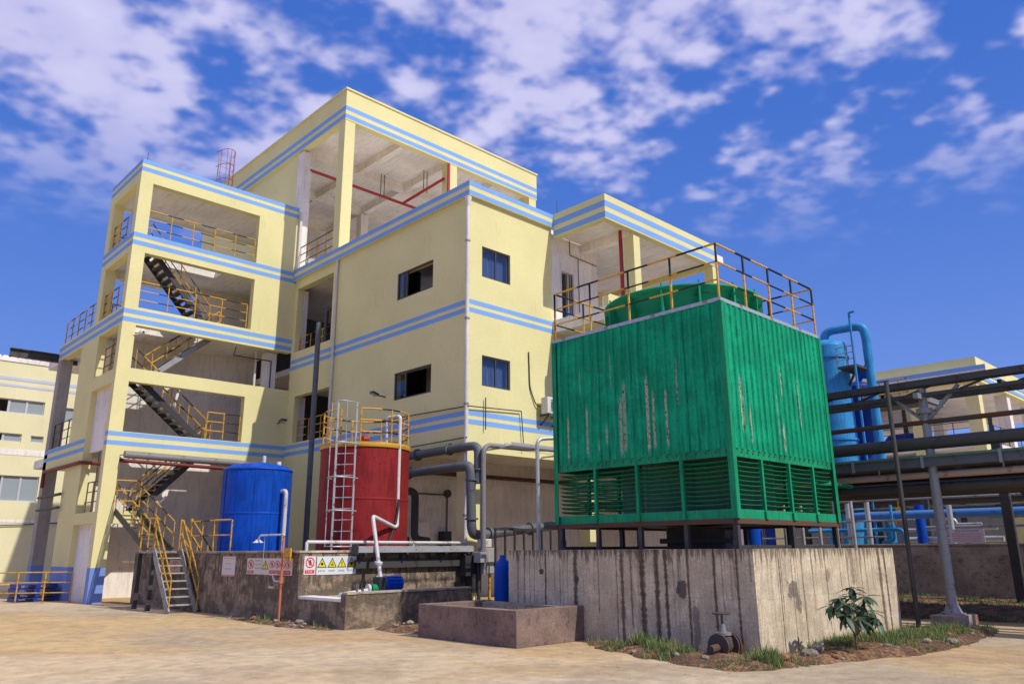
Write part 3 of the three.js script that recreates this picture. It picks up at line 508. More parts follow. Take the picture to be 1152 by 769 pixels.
{
  const x = 12.25, z = -25.25, r = 1.11, t = thing('blue_tank', 'tall blue cylindrical tank with conical top and pale side pipe', 'tank', [x, 0.1, z]);
  add(t, 'shell', cyl(x, 0.12, 4.3, z, r, r, 48), m.blueTank); add(t, 'roof', lathe(x, 4.3, z, [[r + 0.03, -0.02], [r + 0.03, 0.03], [0.9, 0.16], [0.35, 0.27], [0.001, 0.3]], 48), m.blueTank); seams(t, x, z, r, [1.5, 2.85], m.blueTank);
  for (let k = 0; k < 12; k++) { const a = k / 12 * 6.28; add(t, 'rib', bar([x + (r + .006) * Math.cos(a), 0.12, z + (r + .006) * Math.sin(a)], [x + (r + .006) * Math.cos(a), 4.29, z + (r + .006) * Math.sin(a)], 0.014, 5), m.blueTank); }
  add(t, 'side_pipe', pipeG([[12.6, 3.55, -24.3], [12.65, 3.6, -23.95], [12.65, 0.2, -23.95]], 0.065, 0.15), m.pipeWhite); add(t, 'vent', pipeG([[12.5, 4.45, -25.4], [12.5, 4.85, -25.4]], 0.06), m.pipeWhite); add(t, 'nozzle', cyl(12.9, 4.35, 4.65, -25.1, 0.08), m.pvc);
}
{
  const x = 12.4, z = -18.95, r = 1.25, yt = 4.46, t = thing('red_tank', 'rust red cylindrical tank with orange rim, caged ladder and round top railing', 'tank', [x, 0.1, z]);
  add(t, 'shell', cyl(x, 0.12, yt, z, r, r, 56), m.redTank); add(t, 'top', cyl(x, yt, yt + 0.03, z, r, r, 56), m.redTank); seams(t, x, z, r, [1.6, 3.0], m.redTank);
  add(t, 'rim', lathe(x, yt, z, [[r, -0.07], [r + 0.035, -0.07], [r + 0.035, 0.06], [r, 0.06]], 56), m.railYellow);
  const A = Math.atan2(-10, 0), ring = (rr, y, a0, a1, rad, mt, nm) => { const p = []; for (let k = 0; k <= 40; k++) { const a = mix(a0, a1, k / 40); p.push(V(x + rr * Math.cos(a), y, z + rr * Math.sin(a))); } add(t, nm, sweep(p, rad, 7), mt); };
  const gap = 2.52, g0 = gap + 0.24, g1 = gap - 0.24 + 2 * Math.PI;   // ladder gap faces the yard
  for (const y of [0.98, 0.66, 0.34]) ring(r - 0.03, yt + y, g0, g1, 0.022, m.haz, 'rail');
  for (let k = 0; k < 9; k++) { const a = mix(g0, g1, k / 8); add(t, 'post', bar([x + (r - .03) * Math.cos(a), yt, z + (r - .03) * Math.sin(a)], [x + (r - .03) * Math.cos(a), yt + 0.98, z + (r - .03) * Math.sin(a)], 0.026, 7), m.railYellow); }
  const l = sub(t, 'ladder'), dir = V(Math.cos(gap), 0, Math.sin(gap)), tan = V(-dir.z, 0, dir.x), c = V(x, 0, z).addScaledVector(dir, r + 0.2);
  const pt = (s, o, y) => { const q = c.clone().addScaledVector(tan, s).addScaledVector(dir, o); return [q.x, y, q.z]; };
  for (const s of [-0.27, 0.27]) add(l, 'stile', bar(pt(s, 0, 0.15), pt(s, 0, yt + 1.1), 0.028, 7), m.galv);
  for (let i = 0; i < 15; i++) add(l, 'rung', bar(pt(-0.27, 0, 0.4 + i * 0.29), pt(0.27, 0, 0.4 + i * 0.29), 0.014, 6), m.galv);
  for (const y of [1.75, 2.65, 3.5, 4.4, 5.5]) { const p = []; for (let k = 0; k <= 14; k++) { const a = Math.PI * k / 14; p.push(V(...pt(0.37 * Math.cos(a), 0.68 * Math.sin(a), y))); } add(l, 'hoop', sweep(p, y > 5 ? 0.012 : 0.02, 6), m.galv); }
  for (const a of [0.35, 0.95, 1.57, 2.2, 2.8]) add(l, 'cage_bar', bar(pt(0.37 * Math.cos(a), 0.68 * Math.sin(a), 1.75), pt(0.37 * Math.cos(a), 0.68 * Math.sin(a), 5.5), 0.01, 5), m.galv);
  add(t, 'filling_pipe', pipeG([[12.6, yt + 0.05, -18.2], [12.6, yt + 0.85, -18.2], [12.72, yt + 0.85, -17.75], [12.72, 2.3, -17.75]], 0.05, 0.1), m.pvc); add(t, 'drain', [cyl(12.6, 0.9, 1.0, -17.9, 0.05), disc([12.6, 1.0, -17.85], [0, 0, 1], 0.1, 0.04)], m.rust);
  add(t, 'valve', [cyl(12.4, yt + 0.03, yt + 0.4, -19, 0.06), disc([12.4, yt + 0.3, -19], [1, 0, 0], 0.09, 0.2), valveWheel([12.4, yt + 0.5, -19], [0, 1, 0], 0.1)], m.redPipe);
  add(t, 'hose', pipeG([[12.72, 3.0, -17.7], [12.66, 2.4, -17.7], [12.35, 1.75, -17.65], [12.0, 1.68, -17.5]], 0.035, 0.3, 8), m.black);
}
/* ---- pipes along the bund and the ground floor ---- */
single('branch_pipe', 'white pipe rising and bending in front of the red tank', 'pipe', [pipeG([[12.68, 2.3, -17.7], [12.6, 2.25, -17.68], [11.55, 2.5, -17.15], [11.5, 2.45, -17.1], [11.5, 0.75, -16.6]], 0.05, 0.12), disc([11.5, 1.35, -16.78], [0, 1, 0.28], 0.1, 0.06), disc([11.5, 1.0, -16.68], [0, 1, 0.28], 0.1, 0.05)], m.pipeWhite);
single('top_pipe', 'thin white pipe along the top of the bund wall', 'pipe', [bar([9.8, 1.86, -17.36], [15.0, 1.84, -17.36], 0.04), bar([9.8, 1.86, -17.36], [9.8, 1.62, -17.36], 0.04), bar([13, 1.84, -17.36], [13, 1.65, -17.36], 0.025)], m.pipeWhite);
{
  const t = thing('cable_tray', 'galvanised cable tray on brackets along the front of the bund wall', 'cable tray', [11, 1.5, -17.1]);
  add(t, 'tray', [B(11.0, 14.8, 1.6, 1.62, -17.2, -16.95), B(11.0, 14.8, 1.62, 1.76, -16.97, -16.95), B(11.0, 14.8, 1.62, 1.76, -17.2, -17.18)], m.galv);
  for (const x of [11.2, 12.5, 13.8, 14.6]) add(t, 'bracket', [B(x, x + 0.05, 1.55, 1.6, -17.27, -16.95), B(x, x + 0.05, 1.3, 1.55, -17.27, -17.24)], m.steelDark);
  add(t, 'tray_end', B(10.98, 11.0, 1.55, 1.8, -17.22, -16.93), m.steelDark);
}
single('channel_pipe', 'dark steel channel running low along the bund wall front', 'channel', [B(11.1, 14.9, 1.22, 1.42, -17.27, -17.16)], m.steelDark);
{
  const t = thing('control_box', 'grey control boxes and dark ducts at the end of the cable tray', 'control box', [15.0, 0.6, -16.8]);
  add(t, 'box', RB(15.12, 15.5, 1.0, 1.7, -17.15, -16.8, 0.02), m.grey); add(t, 'box', RB(14.75, 14.98, 1.3, 1.6, -16.9, -16.6, 0.02), m.galv); add(t, 'duct', [B(14.5, 15.1, 0.95, 1.5, -17.25, -16.95), B(14.72, 15.05, 0.5, 1.0, -17.2, -16.9)], m.black); add(t, 'post', bar([14.95, 0, -16.9], [14.95, 1.3, -16.9], 0.05), m.steelDark); add(t, 'top_box', RB(15.05, 15.4, 1.72, 1.95, -17.1, -16.85, 0.02), m.pipeWhite); add(t, 'post', bar([15.4, 0, -16.95], [15.4, 1.0, -16.95], 0.04), m.railYellow);
}
{
  const t = thing('pump', 'small blue electric pump with green coupling on the plinth', 'pump', [11.2, 0.6, -16.2]);
  add(t, 'motor', [(() => { const g = new THREE.CylinderGeometry(0.17, 0.17, 0.5, 20); g.rotateZ(Math.PI / 2); g.translate(11.5, 0.88, -16.2); return g; })(), B(11.3, 11.7, 0.6, 0.75, -16.32, -16.08)], m.blueTank); const fins = []; for (let i = 0; i < 12; i++) { const a = i / 12 * 6.28; fins.push(B(11.3, 11.72, 0.88 + 0.165 * Math.sin(a) - .008, 0.88 + 0.165 * Math.sin(a) + .008, -16.2 + 0.165 * Math.cos(a) - 0.03, -16.2 + 0.165 * Math.cos(a) + 0.03)); } add(t, 'cooling_fins', fins, m.blueTank);
  add(t, 'bracket', RB(11.05, 11.25, 0.62, 1.04, -16.36, -16.04, 0.03), m.black); add(t, 'coupling', disc([10.98, 0.75, -16.2], [1, 0, 0], 0.13, 0.16), m.green); add(t, 'flange', disc([10.84, 0.78, -16.2], [1, 0, 0], 0.1, 0.06), m.pipeWhite);
  add(t, 'suction_pipe', pipeG([[10.84, 0.74, -16.2], [10.3, 0.7, -16.1], [9.95, 0.68, -16.0]], 0.05, 0.1), m.pipeWhite); for (const xx of [10.62, 10.45]) add(t, 'valve', [disc([xx, 0.72, -16.15], [1, 0, 0], 0.08, 0.05), bar([xx, 0.72, -16.15], [xx, 0.92, -16.15], 0.015, 6)], m.steelDark);
}
{
  const t = thing('safety_shower', 'thin orange safety shower pipe with white arm on the bund wall', 'shower', [9.45, 0, -17.85]);
  add(t, 'riser', bar([9.45, 0, -17.85], [9.45, 2.02, -17.85], 0.03), m.orangePipe); add(t, 'arm', pipeG([[9.45, 1.98, -17.85], [9.45, 2.04, -17.85], [9.45, 2.04, -19.1], [9.45, 1.94, -19.2]], 0.022, 0.06, 8), m.pipeWhite); add(t, 'head', cyl(9.45, 1.86, 1.94, -19.2, 0.14, 0.04, 18), m.pipeWhite); add(t, 'pull_rod', bar([9.45, 2.0, -18.85], [9.45, 1.25, -18.85], 0.008, 5), m.galv);
  add(t, 'eyewash', [pipeG([[9.45, 0.95, -17.85], [9.4, 0.95, -18.1], [9.4, 1.08, -18.2]], 0.02, 0.05, 8), bar([9.4, 0.8, -18.1], [9.4, 0.8, -18.35], 0.02), valveWheel([9.4, 1.1, -18.2], [0, 1, 0], 0.08)], m.pipeWhite); add(t, 'joint', cyl(9.45, 0.9, 1.05, -17.85, 0.05), m.orangePipe); add(t, 'tag', B(9.43, 9.47, 1.42, 1.72, -17.72, -17.46), m.railYellow);
}
single('header_pipe', 'upper grey pipe leaving the red tank for the building corner', 'pipe', [pipeG([[14.9, 4.55, -22], [14.9, 4.6, -17.4], [15.0, 4.6, -17.0], [14.95, 3.5, -16.95]], 0.13, 0.25, 14), disc([14.9, 4.57, -19.8], [0, 0, 1], 0.19, 0.06), disc([14.9, 4.59, -18.2], [0, 0, 1], 0.18, 0.05), disc([14.96, 3.9, -16.97], [0, 1, 0], 0.18, 0.05)], m.pipeGrey);
single('process_pipe', 'thick grey pipe dropping and turning right below the corner column', 'pipe', [pipeG([[14.7, 4.0, -22], [14.7, 4.0, -17.3], [14.75, 4.0, -17.05], [14.8, 2.1, -17.05], [15.1, 2.05, -17.1], [18.55, 2.4, -17.1], [18.65, 2.35, -17.1], [18.65, 0, -17.1]], 0.14, 0.3, 14), disc([14.7, 4.0, -20], [0, 0, 1], 0.2, 0.06), disc([14.8, 3.6, -17.05], [0, 1, 0], 0.19, 0.05), disc([14.8, 2.5, -17.05], [0, 1, 0], 0.19, 0.05), disc([15.5, 2.09, -17.1], [1, 0.1, 0], 0.19, 0.05), disc([17.2, 2.26, -17.1], [1, 0.1, 0], 0.19, 0.05)], m.pipeGrey);
single('vertical_pipe', 'pinkish grey upright pipe beside the corner downpipe', 'pipe', [pipeG([[14.98, 1.0, -16.75], [14.98, 4.45, -16.75], [15.15, 4.6, -16.75], [16.6, 4.62, -16.75], [18.6, 4.75, -16.75]], 0.075, 0.15, 12)], m.pipeMid);
single('inverted_pipe', 'thin grey upright pipe bending into the cooling tower side', 'pipe', [pipeG([[15.42, 0, -15], [15.42, 4.62, -15], [15.9, 4.68, -14.9], [17.5, 4.7, -14.5]], 0.055, 0.2, 10)], m.galv);
single('ceiling_pipe', 'brown pipe under the ground floor ceiling', 'pipe', [bar([15.6, 4.35, -22.3], [26, 4.35, -22.3], 0.08, 10)], m.rust);
single('wall_conduit', 'thin conduit with round box on the white ground floor wall', 'conduit', [bar([16, 3.6, -22.45], [18.3, 3.6, -22.45], 0.025), bar([18.3, 3.6, -22.45], [18.3, 0.2, -22.45], 0.025), disc([18.3, 3.65, -22.43], [0, 0, 1], 0.14, 0.1)], m.steelDark);
single('elbow_pipe', 'black pipes bending down under the ground floor ceiling', 'pipe', [pipeG([[14.6, 3.55, -21.9], [16.2, 3.6, -21.6], [16.2, 2.0, -21.6], [16.8, 1.95, -21.6]], 0.13, 0.25, 12), pipeG([[14.6, 3.9, -22.1], [16.0, 3.95, -21.9], [16.0, 4.85, -21.9]], 0.1, 0.2, 12)], m.steelDark);
{
  const t = thing('sliding_gate', 'black framed gate panel standing behind the concrete basin', 'gate', [14.7, 0.6, -15.9]);
  add(t, 'frame', [B(14.65, 16.9, 2.16, 2.22, -15.95, -15.9), B(14.65, 16.9, 1.2, 1.26, -15.95, -15.9)], m.black); for (let i = 0; i < 7; i++) add(t, 'bar', B(14.66 + i * 0.365, 14.71 + i * 0.365, 0, 2.16, -15.945, -15.905), m.black);
}
single('blue_cylinder', 'narrow blue gas cylinder beside the concrete basin', 'cylinder', [lathe(13.15, 0, -14, [[0.2, 0], [0.2, 1.2], [0.16, 1.36], [0.07, 1.44], [0.07, 1.52], [0.001, 1.53]], 20)], m.blueTank);
single('conduit_frame', 'black cable frame along the lowest stripes near the corner', 'conduit', [bar([15.02, 5.95, -22], [15.02, 5.85, -17.5], 0.018), bar([15.02, 5.85, -17.5], [17.3, 5.95, -17.52], 0.018), bar([15.75, 5.2, -17.52], [15.75, 6.2, -17.52], 0.018), bar([17.3, 5.95, -17.52], [17.4, 4.7, -17.52], 0.016), bar([14.98, 4.85, -22], [14.98, 4.9, -17.5], 0.018)], m.steelDark);
single('cable_ladder', 'galvanised cable ladder leaving the corner toward the cooling tower', 'cable tray', [B(15.5, 18.5, 4.55, 4.57, -16.4, -16.1), B(15.5, 18.5, 4.57, 4.66, -16.41, -16.39), B(15.5, 18.5, 4.57, 4.66, -16.11, -16.09), bar([15.6, 4.55, -16.25], [15.6, 4.55, -17.6], 0.03), bar([18.3, 4.55, -16.25], [18.3, 4.55, -17.6], 0.03)], m.galv);
{   // double door and cabinet on the white wall
  const t = thing('cabinet_door', 'pale double door in the ground floor wall behind the red tank', 'door', [15.9, 0, -22.4]); add(t, 'door_leaf', B(15.75, 16.6, 0, 2.6, -22.49, -22.43), m.soffit); add(t, 'door_leaf', B(16.62, 17.5, 0, 2.6, -22.49, -22.43), m.soffit); add(t, 'handle', bar([16.55, 1.2, -22.4], [16.55, 2.1, -22.4], 0.03), m.black);
  single('wall_cabinet', 'black cabinet on the white wall beside the corner column', 'cabinet', RB(17.9, 18.25, 0, 2.3, -22.45, -22.1, 0.02), m.black);
}
/* ---- access stair over the bund ---- */
{
  const t = thing('access_stair', 'grey steel stair with yellow handrails climbing beside the bund wall', 'staircase', [8.7, 0, -22.9]);
  flight(t, [8.72, 0, -22.75], [8.72, 1.68, -24.3], [1, 0, 0], 0.78, 7, { tread: m.galv, string: m.steel, rail: m.railYellow, hh: 0.9 });
  add(t, 'landing', B(8.7, 9.57, 1.62, 1.68, -25.5, -24.3), m.steel);
  for (const z of [-25.45, -24.35]) for (const x of [8.73]) add(t, 'leg', beamG([x, 0, z], [x, 1.62, z], 0.12, 0.12), m.steelDark);
  railParts(t, [[8.72, 1.68, -24.35], [8.72, 1.68, -25.45]], { h: 0.95, n: 2, every: 1.1 });
  const u = thing('crossover_stair', 'yellow railed steps leading over the bund wall beside the blue tank', 'staircase', [9.6, 0.1, -24.5]);
  flight(u, [10.9, 0.12, -24.3], [9.75, 1.68, -24.3], [0, 0, -1], 0.8, 6, { tread: m.galv, string: m.steelDark, hh: 0.95, rail: m.haz });
  railParts(u, [[9.75, 1.68, -24.25], [9.75, 1.68, -22.6], [9.95, 1.68, -21.9]], { h: 0.85, n: 2, every: 0.8 });
  const w = thing('upper_access_flight', 'dark steel flight from the bund landing up to the tower column beam', 'staircase', [8.8, 1.68, -25.5]);
  flight(w, [8.95, 1.68, -25.5], [8.95, 3.0, -28.95], [1, 0, 0], 0.75, 8, { tread: m.steelDark, string: m.black, hh: 0.9 });
}
/* ---- signs ---- */
function canvasTex(w, h, draw) { const c = document.createElement('canvas'); c.width = w; c.height = h; const x = c.getContext('2d'); draw(x); const t = new THREE.CanvasTexture(c); t.colorSpace = THREE.SRGBColorSpace; return t; }
const rs = rng(5);
function glyphs(x, x0, y0, n, s, col) { x.fillStyle = col; for (let i = 0; i < n; i++) { const X = x0 + i * s * 1.15; x.fillRect(X, y0, s * 0.9, s * 0.14); x.fillRect(X + s * (0.2 + rs() * 0.4), y0, s * 0.14, s); x.fillRect(X, y0 + s * (0.35 + rs() * 0.2), s * 0.9, s * 0.12); if (rs() > 0.4) x.fillRect(X + s * 0.1, y0 + s * 0.84, s * 0.75, s * 0.13); if (rs() > 0.5) x.fillRect(X, y0, s * 0.13, s * 0.9); } }
function proh(x, cx, cy, r) { x.fillStyle = '#30303a'; x.fillRect(cx - r * 0.15, cy - r * 0.5, r * 0.35, r); x.fillRect(cx - r * 0.4, cy - r * 0.1, r * 0.8, r * 0.2); x.strokeStyle = '#d03040'; x.lineWidth = r * 0.22; x.beginPath(); x.arc(cx, cy, r * 0.86, 0, 6.3); x.stroke(); x.beginPath(); x.moveTo(cx - r * 0.6, cy - r * 0.6); x.lineTo(cx + r * 0.6, cy + r * 0.6); x.stroke(); }
function warn(x, cx, cy, r, k) { x.fillStyle = '#e8dc1e'; x.strokeStyle = '#181810'; x.lineWidth = r * 0.16; x.beginPath(); x.moveTo(cx, cy - r); x.lineTo(cx + r, cy + r * 0.75); x.lineTo(cx - r, cy + r * 0.75); x.closePath(); x.fill(); x.stroke(); x.fillStyle = '#181810'; if (k === 0) { x.beginPath(); x.arc(cx, cy + r * 0.1, r * 0.3, 0, 6.3); x.fill(); } else if (k === 1) { x.fillRect(cx - r * 0.35, cy + r * 0.2, r * 0.7, r * 0.2); x.fillRect(cx - r * 0.08, cy - r * 0.3, r * 0.16, r * 0.5); } else if (k === 2) { x.fillRect(cx - r * 0.1, cy - r * 0.35, r * 0.2, r * 0.6); x.fillRect(cx - r * 0.1, cy + r * 0.4, r * 0.2, r * 0.18); } else { x.fillRect(cx - r * 0.4, cy, r * 0.8, r * 0.12); x.fillRect(cx - r * 0.2, cy - r * 0.25, r * 0.5, r * 0.7); } }
function sign(label, geo, t, category = 'sign') { return single('safety_sign', label, category, geo, M(0.9, 0.9, 0.9, 0.5, { map: t })); }
function plateX(z0, z1, y0, y1, x) { const g = new THREE.BoxGeometry(z1 - z0, y1 - y0, 0.012); g.rotateY(-Math.PI / 2); g.translate(x, (y0 + y1) / 2, (z0 + z1) / 2); return g; }
function plateZ(x0, x1, y0, y1, z) { const g = new THREE.BoxGeometry(x1 - x0, y1 - y0, 0.012); g.translate((x0 + x1) / 2, (y0 + y1) / 2, z); return g; }
sign('upright white notice board with red header on the bund wall', plateX(-21.5, -20.7, 1.0, 1.52, 9.592), canvasTex(128, 192, x => { x.fillStyle = '#d9d2cc'; x.fillRect(0, 0, 128, 192); glyphs(x, 12, 12, 8, 12, '#c0404a'); for (let i = 0; i < 2; i++) glyphs(x, 30, 66 + i * 50, 6, 9, '#4a4a52'); x.fillStyle = '#c98a80'; x.fillRect(0, 176, 128, 16); }));
sign('wide red and white safety sign with one yellow triangle behind the orange pipe', plateX(-20.0, -17.6, 1.08, 1.48, 9.592), canvasTex(512, 128, x => { x.fillStyle = '#d8cfc8'; x.fillRect(0, 0, 512, 128); proh(x, 46, 50, 38); for (let i = 0; i < 3; i++) glyphs(x, 96, 14 + i * 30, 6, 12, '#58585e'); warn(x, 218, 56, 36, 2); for (const c of [292, 352, 412, 470]) proh(x, c, 48, 30); x.fillStyle = '#c8444a'; x.fillRect(8, 98, 76, 24); for (const c of [262, 322, 382, 440]) { x.fillRect(c, 92, 58, 30); } glyphs(x, 16, 104, 4, 12, '#e8dcd6'); for (const c of [270, 330, 390, 448]) glyphs(x, c, 102, 3, 11, '#e8dcd6'); x.fillStyle = '#d8cfc8'; }));
sign('square white prohibition sign with red circle and red caption bar', plateZ(9.72, 10.03, 1.1, 1.53, -17.29), canvasTex(96, 128, x => { x.fillStyle = '#e2d8d4'; x.fillRect(0, 0, 96, 128); proh(x, 48, 46, 38); x.fillStyle = '#cc3848'; x.fillRect(8, 96, 80, 24); glyphs(x, 18, 102, 4, 12, '#f0e4e0'); }));
sign('white warning board with four yellow triangles on the sunlit wall', plateZ(10.06, 11.18, 1.09, 1.52, -17.29), canvasTex(384, 144, x => { x.fillStyle = '#dfe2e4'; x.fillRect(0, 0, 384, 144); [50, 146, 240, 334].forEach((c, i) => { warn(x, c, 56, 40, i); glyphs(x, c - 34, 108, 4, 14, '#4a5058'); }); }));
sign('small faded sign on the bund wall behind the stair posts', plateX(-25.3, -24.4, 1.0, 1.42, 9.592), canvasTex(96, 96, x => { x.fillStyle = '#c8b4aa'; x.fillRect(0, 0, 96, 96); proh(x, 48, 38, 28); glyphs(x, 14, 74, 5, 12, '#a06058'); }));

/* ================= concrete basin ================= */
function basinTex(seed, marks) {
  const r = rng(seed), st = [];
  for (let i = 0; i < 26; i++) st.push([r(), 0.001 + r() * 0.0035, 0.2 + r() * 0.85, 0.2 + r() * 0.4]);
  for (const q of marks.streaks) st.push(q);
  return tex(1536, 512, (u, v) => {
    const a = fbm(u * 2, v * 0.6, 10, 5, seed), b = fbm(u * 3, v, 100, 3, seed + 3), f = fbm(u * 3, v * 0.08, 60, 3, seed + 5);
    let c = mixc([0.735, 0.68, 0.575], [0.85, 0.79, 0.675], ss(0.35, 0.65, a * 0.6 + f * 0.4));
    c = mixc(c, [0.63, 0.53, 0.43], ss(0.52, 0.72, f) * 0.45);
    const wob = (fbm(u * 2, v, 14, 3, seed + 9) - 0.5) * 0.0035;
    let dk = 0;
    for (const [x, ww, l, k] of st) { const w = ww * (0.35 + 0.7 * fbm(x * 9, v * 2, 16, 2, seed + 15)); const d = Math.abs(u + wob - x); if (d < w * 2.2) { const top = 1 - l * (0.8 + 0.4 * fbm(x * 7, u * 9, 8, 2, 3)); if (v > top) dk = Math.max(dk, k * (1 - ss(w * 0.5, w * 2.0, d)) * (0.55 + 0.6 * fbm(u * 20, v * 0.5, 32, 2, seed + 11))); } }
    c = mixc(c, [0.27, 0.205, 0.15], cl(dk));
    const lip = ss(0.9, 1.0, v + (f - 0.5) * 0.3); c = mixc(c, [0.30, 0.26, 0.21], lip * 0.6);
    for (const [x, y, rx, ry, k] of marks.blots) { const d = Math.hypot((u - x) / rx, (v - y) / ry) + (fbm(u * 3, v, 24, 4, seed + 21) - 0.5) * 1.1; c = mixc(c, [0.30, 0.27, 0.245], (1 - ss(0.7, 1.05, d)) * k); }
    const ho = Math.abs(v - 0.52 - 0.01 * Math.sin(u * 50)) < 0.003 ? 0.9 : 1;
    return mulc(c, (0.86 + b * 0.28) * ho);
  });
}
const basL = basinTex(501, { streaks: [[0.055, 0.004, 0.9, 0.8], [0.13, 0.005, 1, 0.85], [0.30, 0.006, 1.1, 0.9], [0.335, 0.008, 1.1, 0.9], [0.39, 0.010, 1.1, 0.95], [0.47, 0.007, 0.95, 0.8], [0.67, 0.008, 0.95, 0.9], [0.81, 0.004, 0.95, 0.85], [0.22, 0.004, 1.0, 0.8]], blots: [[0.245, 0.60, 0.022, 0.085, 0.75], [0.665, 0.66, 0.013, 0.06, 0.9], [0.83, 0.75, 0.014, 0.035, 0.9], [0.2, 0.2, 0.014, 0.3, 0.45]] });
const basF = basinTex(521, { streaks: [[0.14, 0.004, 0.95, 0.7], [0.28, 0.004, 0.95, 0.6], [0.44, 0.003, 0.9, 0.6], [0.60, 0.004, 0.9, 0.5], [0.86, 0.012, 1.1, 0.75], [0.91, 0.008, 1.1, 0.8], [0.64, 0.012, 0.4, 0.4]], blots: [[0.21, 0.58, 0.035, 0.10, 0.55], [0.24, 0.45, 0.018, 0.1, 0.5], [0.45, 0.72, 0.02, 0.08, 0.35]] });
m.basL = M(0.95, 0.95, 0.95, 0.95, { map: basL, bumpMap: grainB, bumpScale: 0.004 }); m.basF = M(0.95, 0.95, 0.95, 0.95, { map: basF, bumpMap: grainB, bumpScale: 0.004 });
const BX0 = 11.69, BX1 = 17.45, BZ0 = -12.27, BZ1 = -6.58, BH = 1.64;
function faceUV(g, fn) { const p = g.attributes.position, uv = g.attributes.uv; for (let i = 0; i < p.count; i++) { const [a, b] = fn(p.getX(i), p.getY(i), p.getZ(i)); uv.setXY(i, a, b); } return g; }
{
  const t = thing('concrete_basin', 'streaked board-marked concrete basin under the green cooling tower', 'basin', [BX0, 0, BZ1]);
  const w = 0.22, i = 0.02;
  add(t, 'wall_core', [B(BX0 + i, BX1, 0, BH - 0.005, BZ1 - w, BZ1 - i), B(BX0 + i, BX1, 0, BH - 0.005, BZ0, BZ0 + w), B(BX0 + i, BX0 + w, 0, BH - 0.005, BZ0 + w, BZ1 - w), B(BX1 - w, BX1, 0, BH - 0.005, BZ0 + w, BZ1 - w)], m.conc);
  const r = rng(61); let z = BZ1;
  while (z > BZ0 + 0.02) { const L = Math.min(0.35 + r() * 0.6, z - BZ0), q = 0.004 + r() * 0.006, g = RB(BX0 - q + 0.008, BX0 + i + 0.03, 0, BH - r() * 0.008, z - L + 0.0015, z - (z === BZ1 ? 0 : 0.0015), 0.003); faceUV(g, (X, Y, Z) => [(Z - BZ0) / (BZ1 - BZ0) * -1 + 1, Y / BH]); add(t, 'cast_panel', g, m.basL); z -= L; }
  let x = BX0 + i + 0.031;
  while (x < BX1 - 0.02) { const L = Math.min(0.35 + r() * 0.6, BX1 - x), q = 0.004 + r() * 0.006, g = RB(x + 0.0015, x + L - 0.0015, 0, BH - r() * 0.008, BZ1 - i - 0.03, BZ1 + q - 0.008, 0.003); faceUV(g, (X, Y) => [(X - BX0) / (BX1 - BX0), Y / BH]); add(t, 'cast_panel', g, m.basF); x += L; }
  add(t, 'water_outlet', [cyl(14.4, 0.8, 2.08, -9.4, 0.6, 0.6, 24), cyl(14.4, 1.75, 1.85, -9.4, 0.75, 0.75, 24)], m.black);
  add(t, 'floor', B(BX0 + w, BX1 - w, 0.0, 0.4, BZ0 + w, BZ1 - w), m.conc);
}
{
  const t = thing('sump_box', 'low brownish rendered open box against the concrete basin', 'basin', [9.9, 0, -10.2]); const mt = M(0.30, 0.22, 0.195, 0.95, { map: concT, bumpMap: grainB, bumpScale: 0.008 }), a = 9.9, b = 11.69, c = -13.0, d = -10.2, w = 0.24, h = 0.62;
  add(t, 'front_wall', RB(a, b, 0, h, d - w, d, 0.012), mt); add(t, 'back_wall', RB(a, b, 0, h, c, c + w, 0.012), mt); add(t, 'side_wall', RB(a, a + w, 0, h - 0.004, c + w - 0.02, d - w + 0.02, 0.01), mt); add(t, 'floor', B(a + w, b, 0, 0.25, c + w, d - w), m.conc); add(t, 'inner_ledge', B(b - 0.3, b - 0.02, 0.25, h - 0.02, c + w, d - w), m.conc);
}
{   // drain valve at the foot of the basin
  const x = 11.28, z = -6.98, t = thing('drain_valve', 'rusty flanged gate valve with handwheel at the foot of the basin', 'valve', [x, 0, z]);
  add(t, 'body', [lathe(x, 0.06, z, [[0.001, 0], [0.11, 0.03], [0.15, 0.12], [0.13, 0.24], [0.08, 0.3], [0.001, 0.3]], 20), sweep([V(x + 0.55, 0.18, z - 0.02), V(x - 0.14, 0.18, z)], 0.085, 14)], m.rust);
  for (const dx of [-0.15, 0.15, 0.22]) add(t, 'flange', disc([x + dx, 0.18, z], [1, 0, 0.03], 0.19, 0.035), m.rust);
  add(t, 'bonnet', [cyl(x, 0.34, 0.38, z, 0.13), cyl(x, 0.38, 0.5, z, 0.06, 0.04)], m.pipeMid); add(t, 'stem', bar([x, 0.5, z], [x, 0.66, z], 0.02), m.steelDark); add(t, 'handwheel', [valveWheel([x, 0.66, z], [0, 1, 0], 0.13), bar([x - 0.13, 0.66, z], [x + 0.13, 0.66, z], 0.012, 6), bar([x, 0.66, z - 0.13], [x, 0.66, z + 0.13], 0.012, 6)], m.rust); add(t, 'stub', bar([x - 0.17, 0.17, z], [x - 0.42, 0.16, z + 0.02], 0.06, 12), m.rust);
}

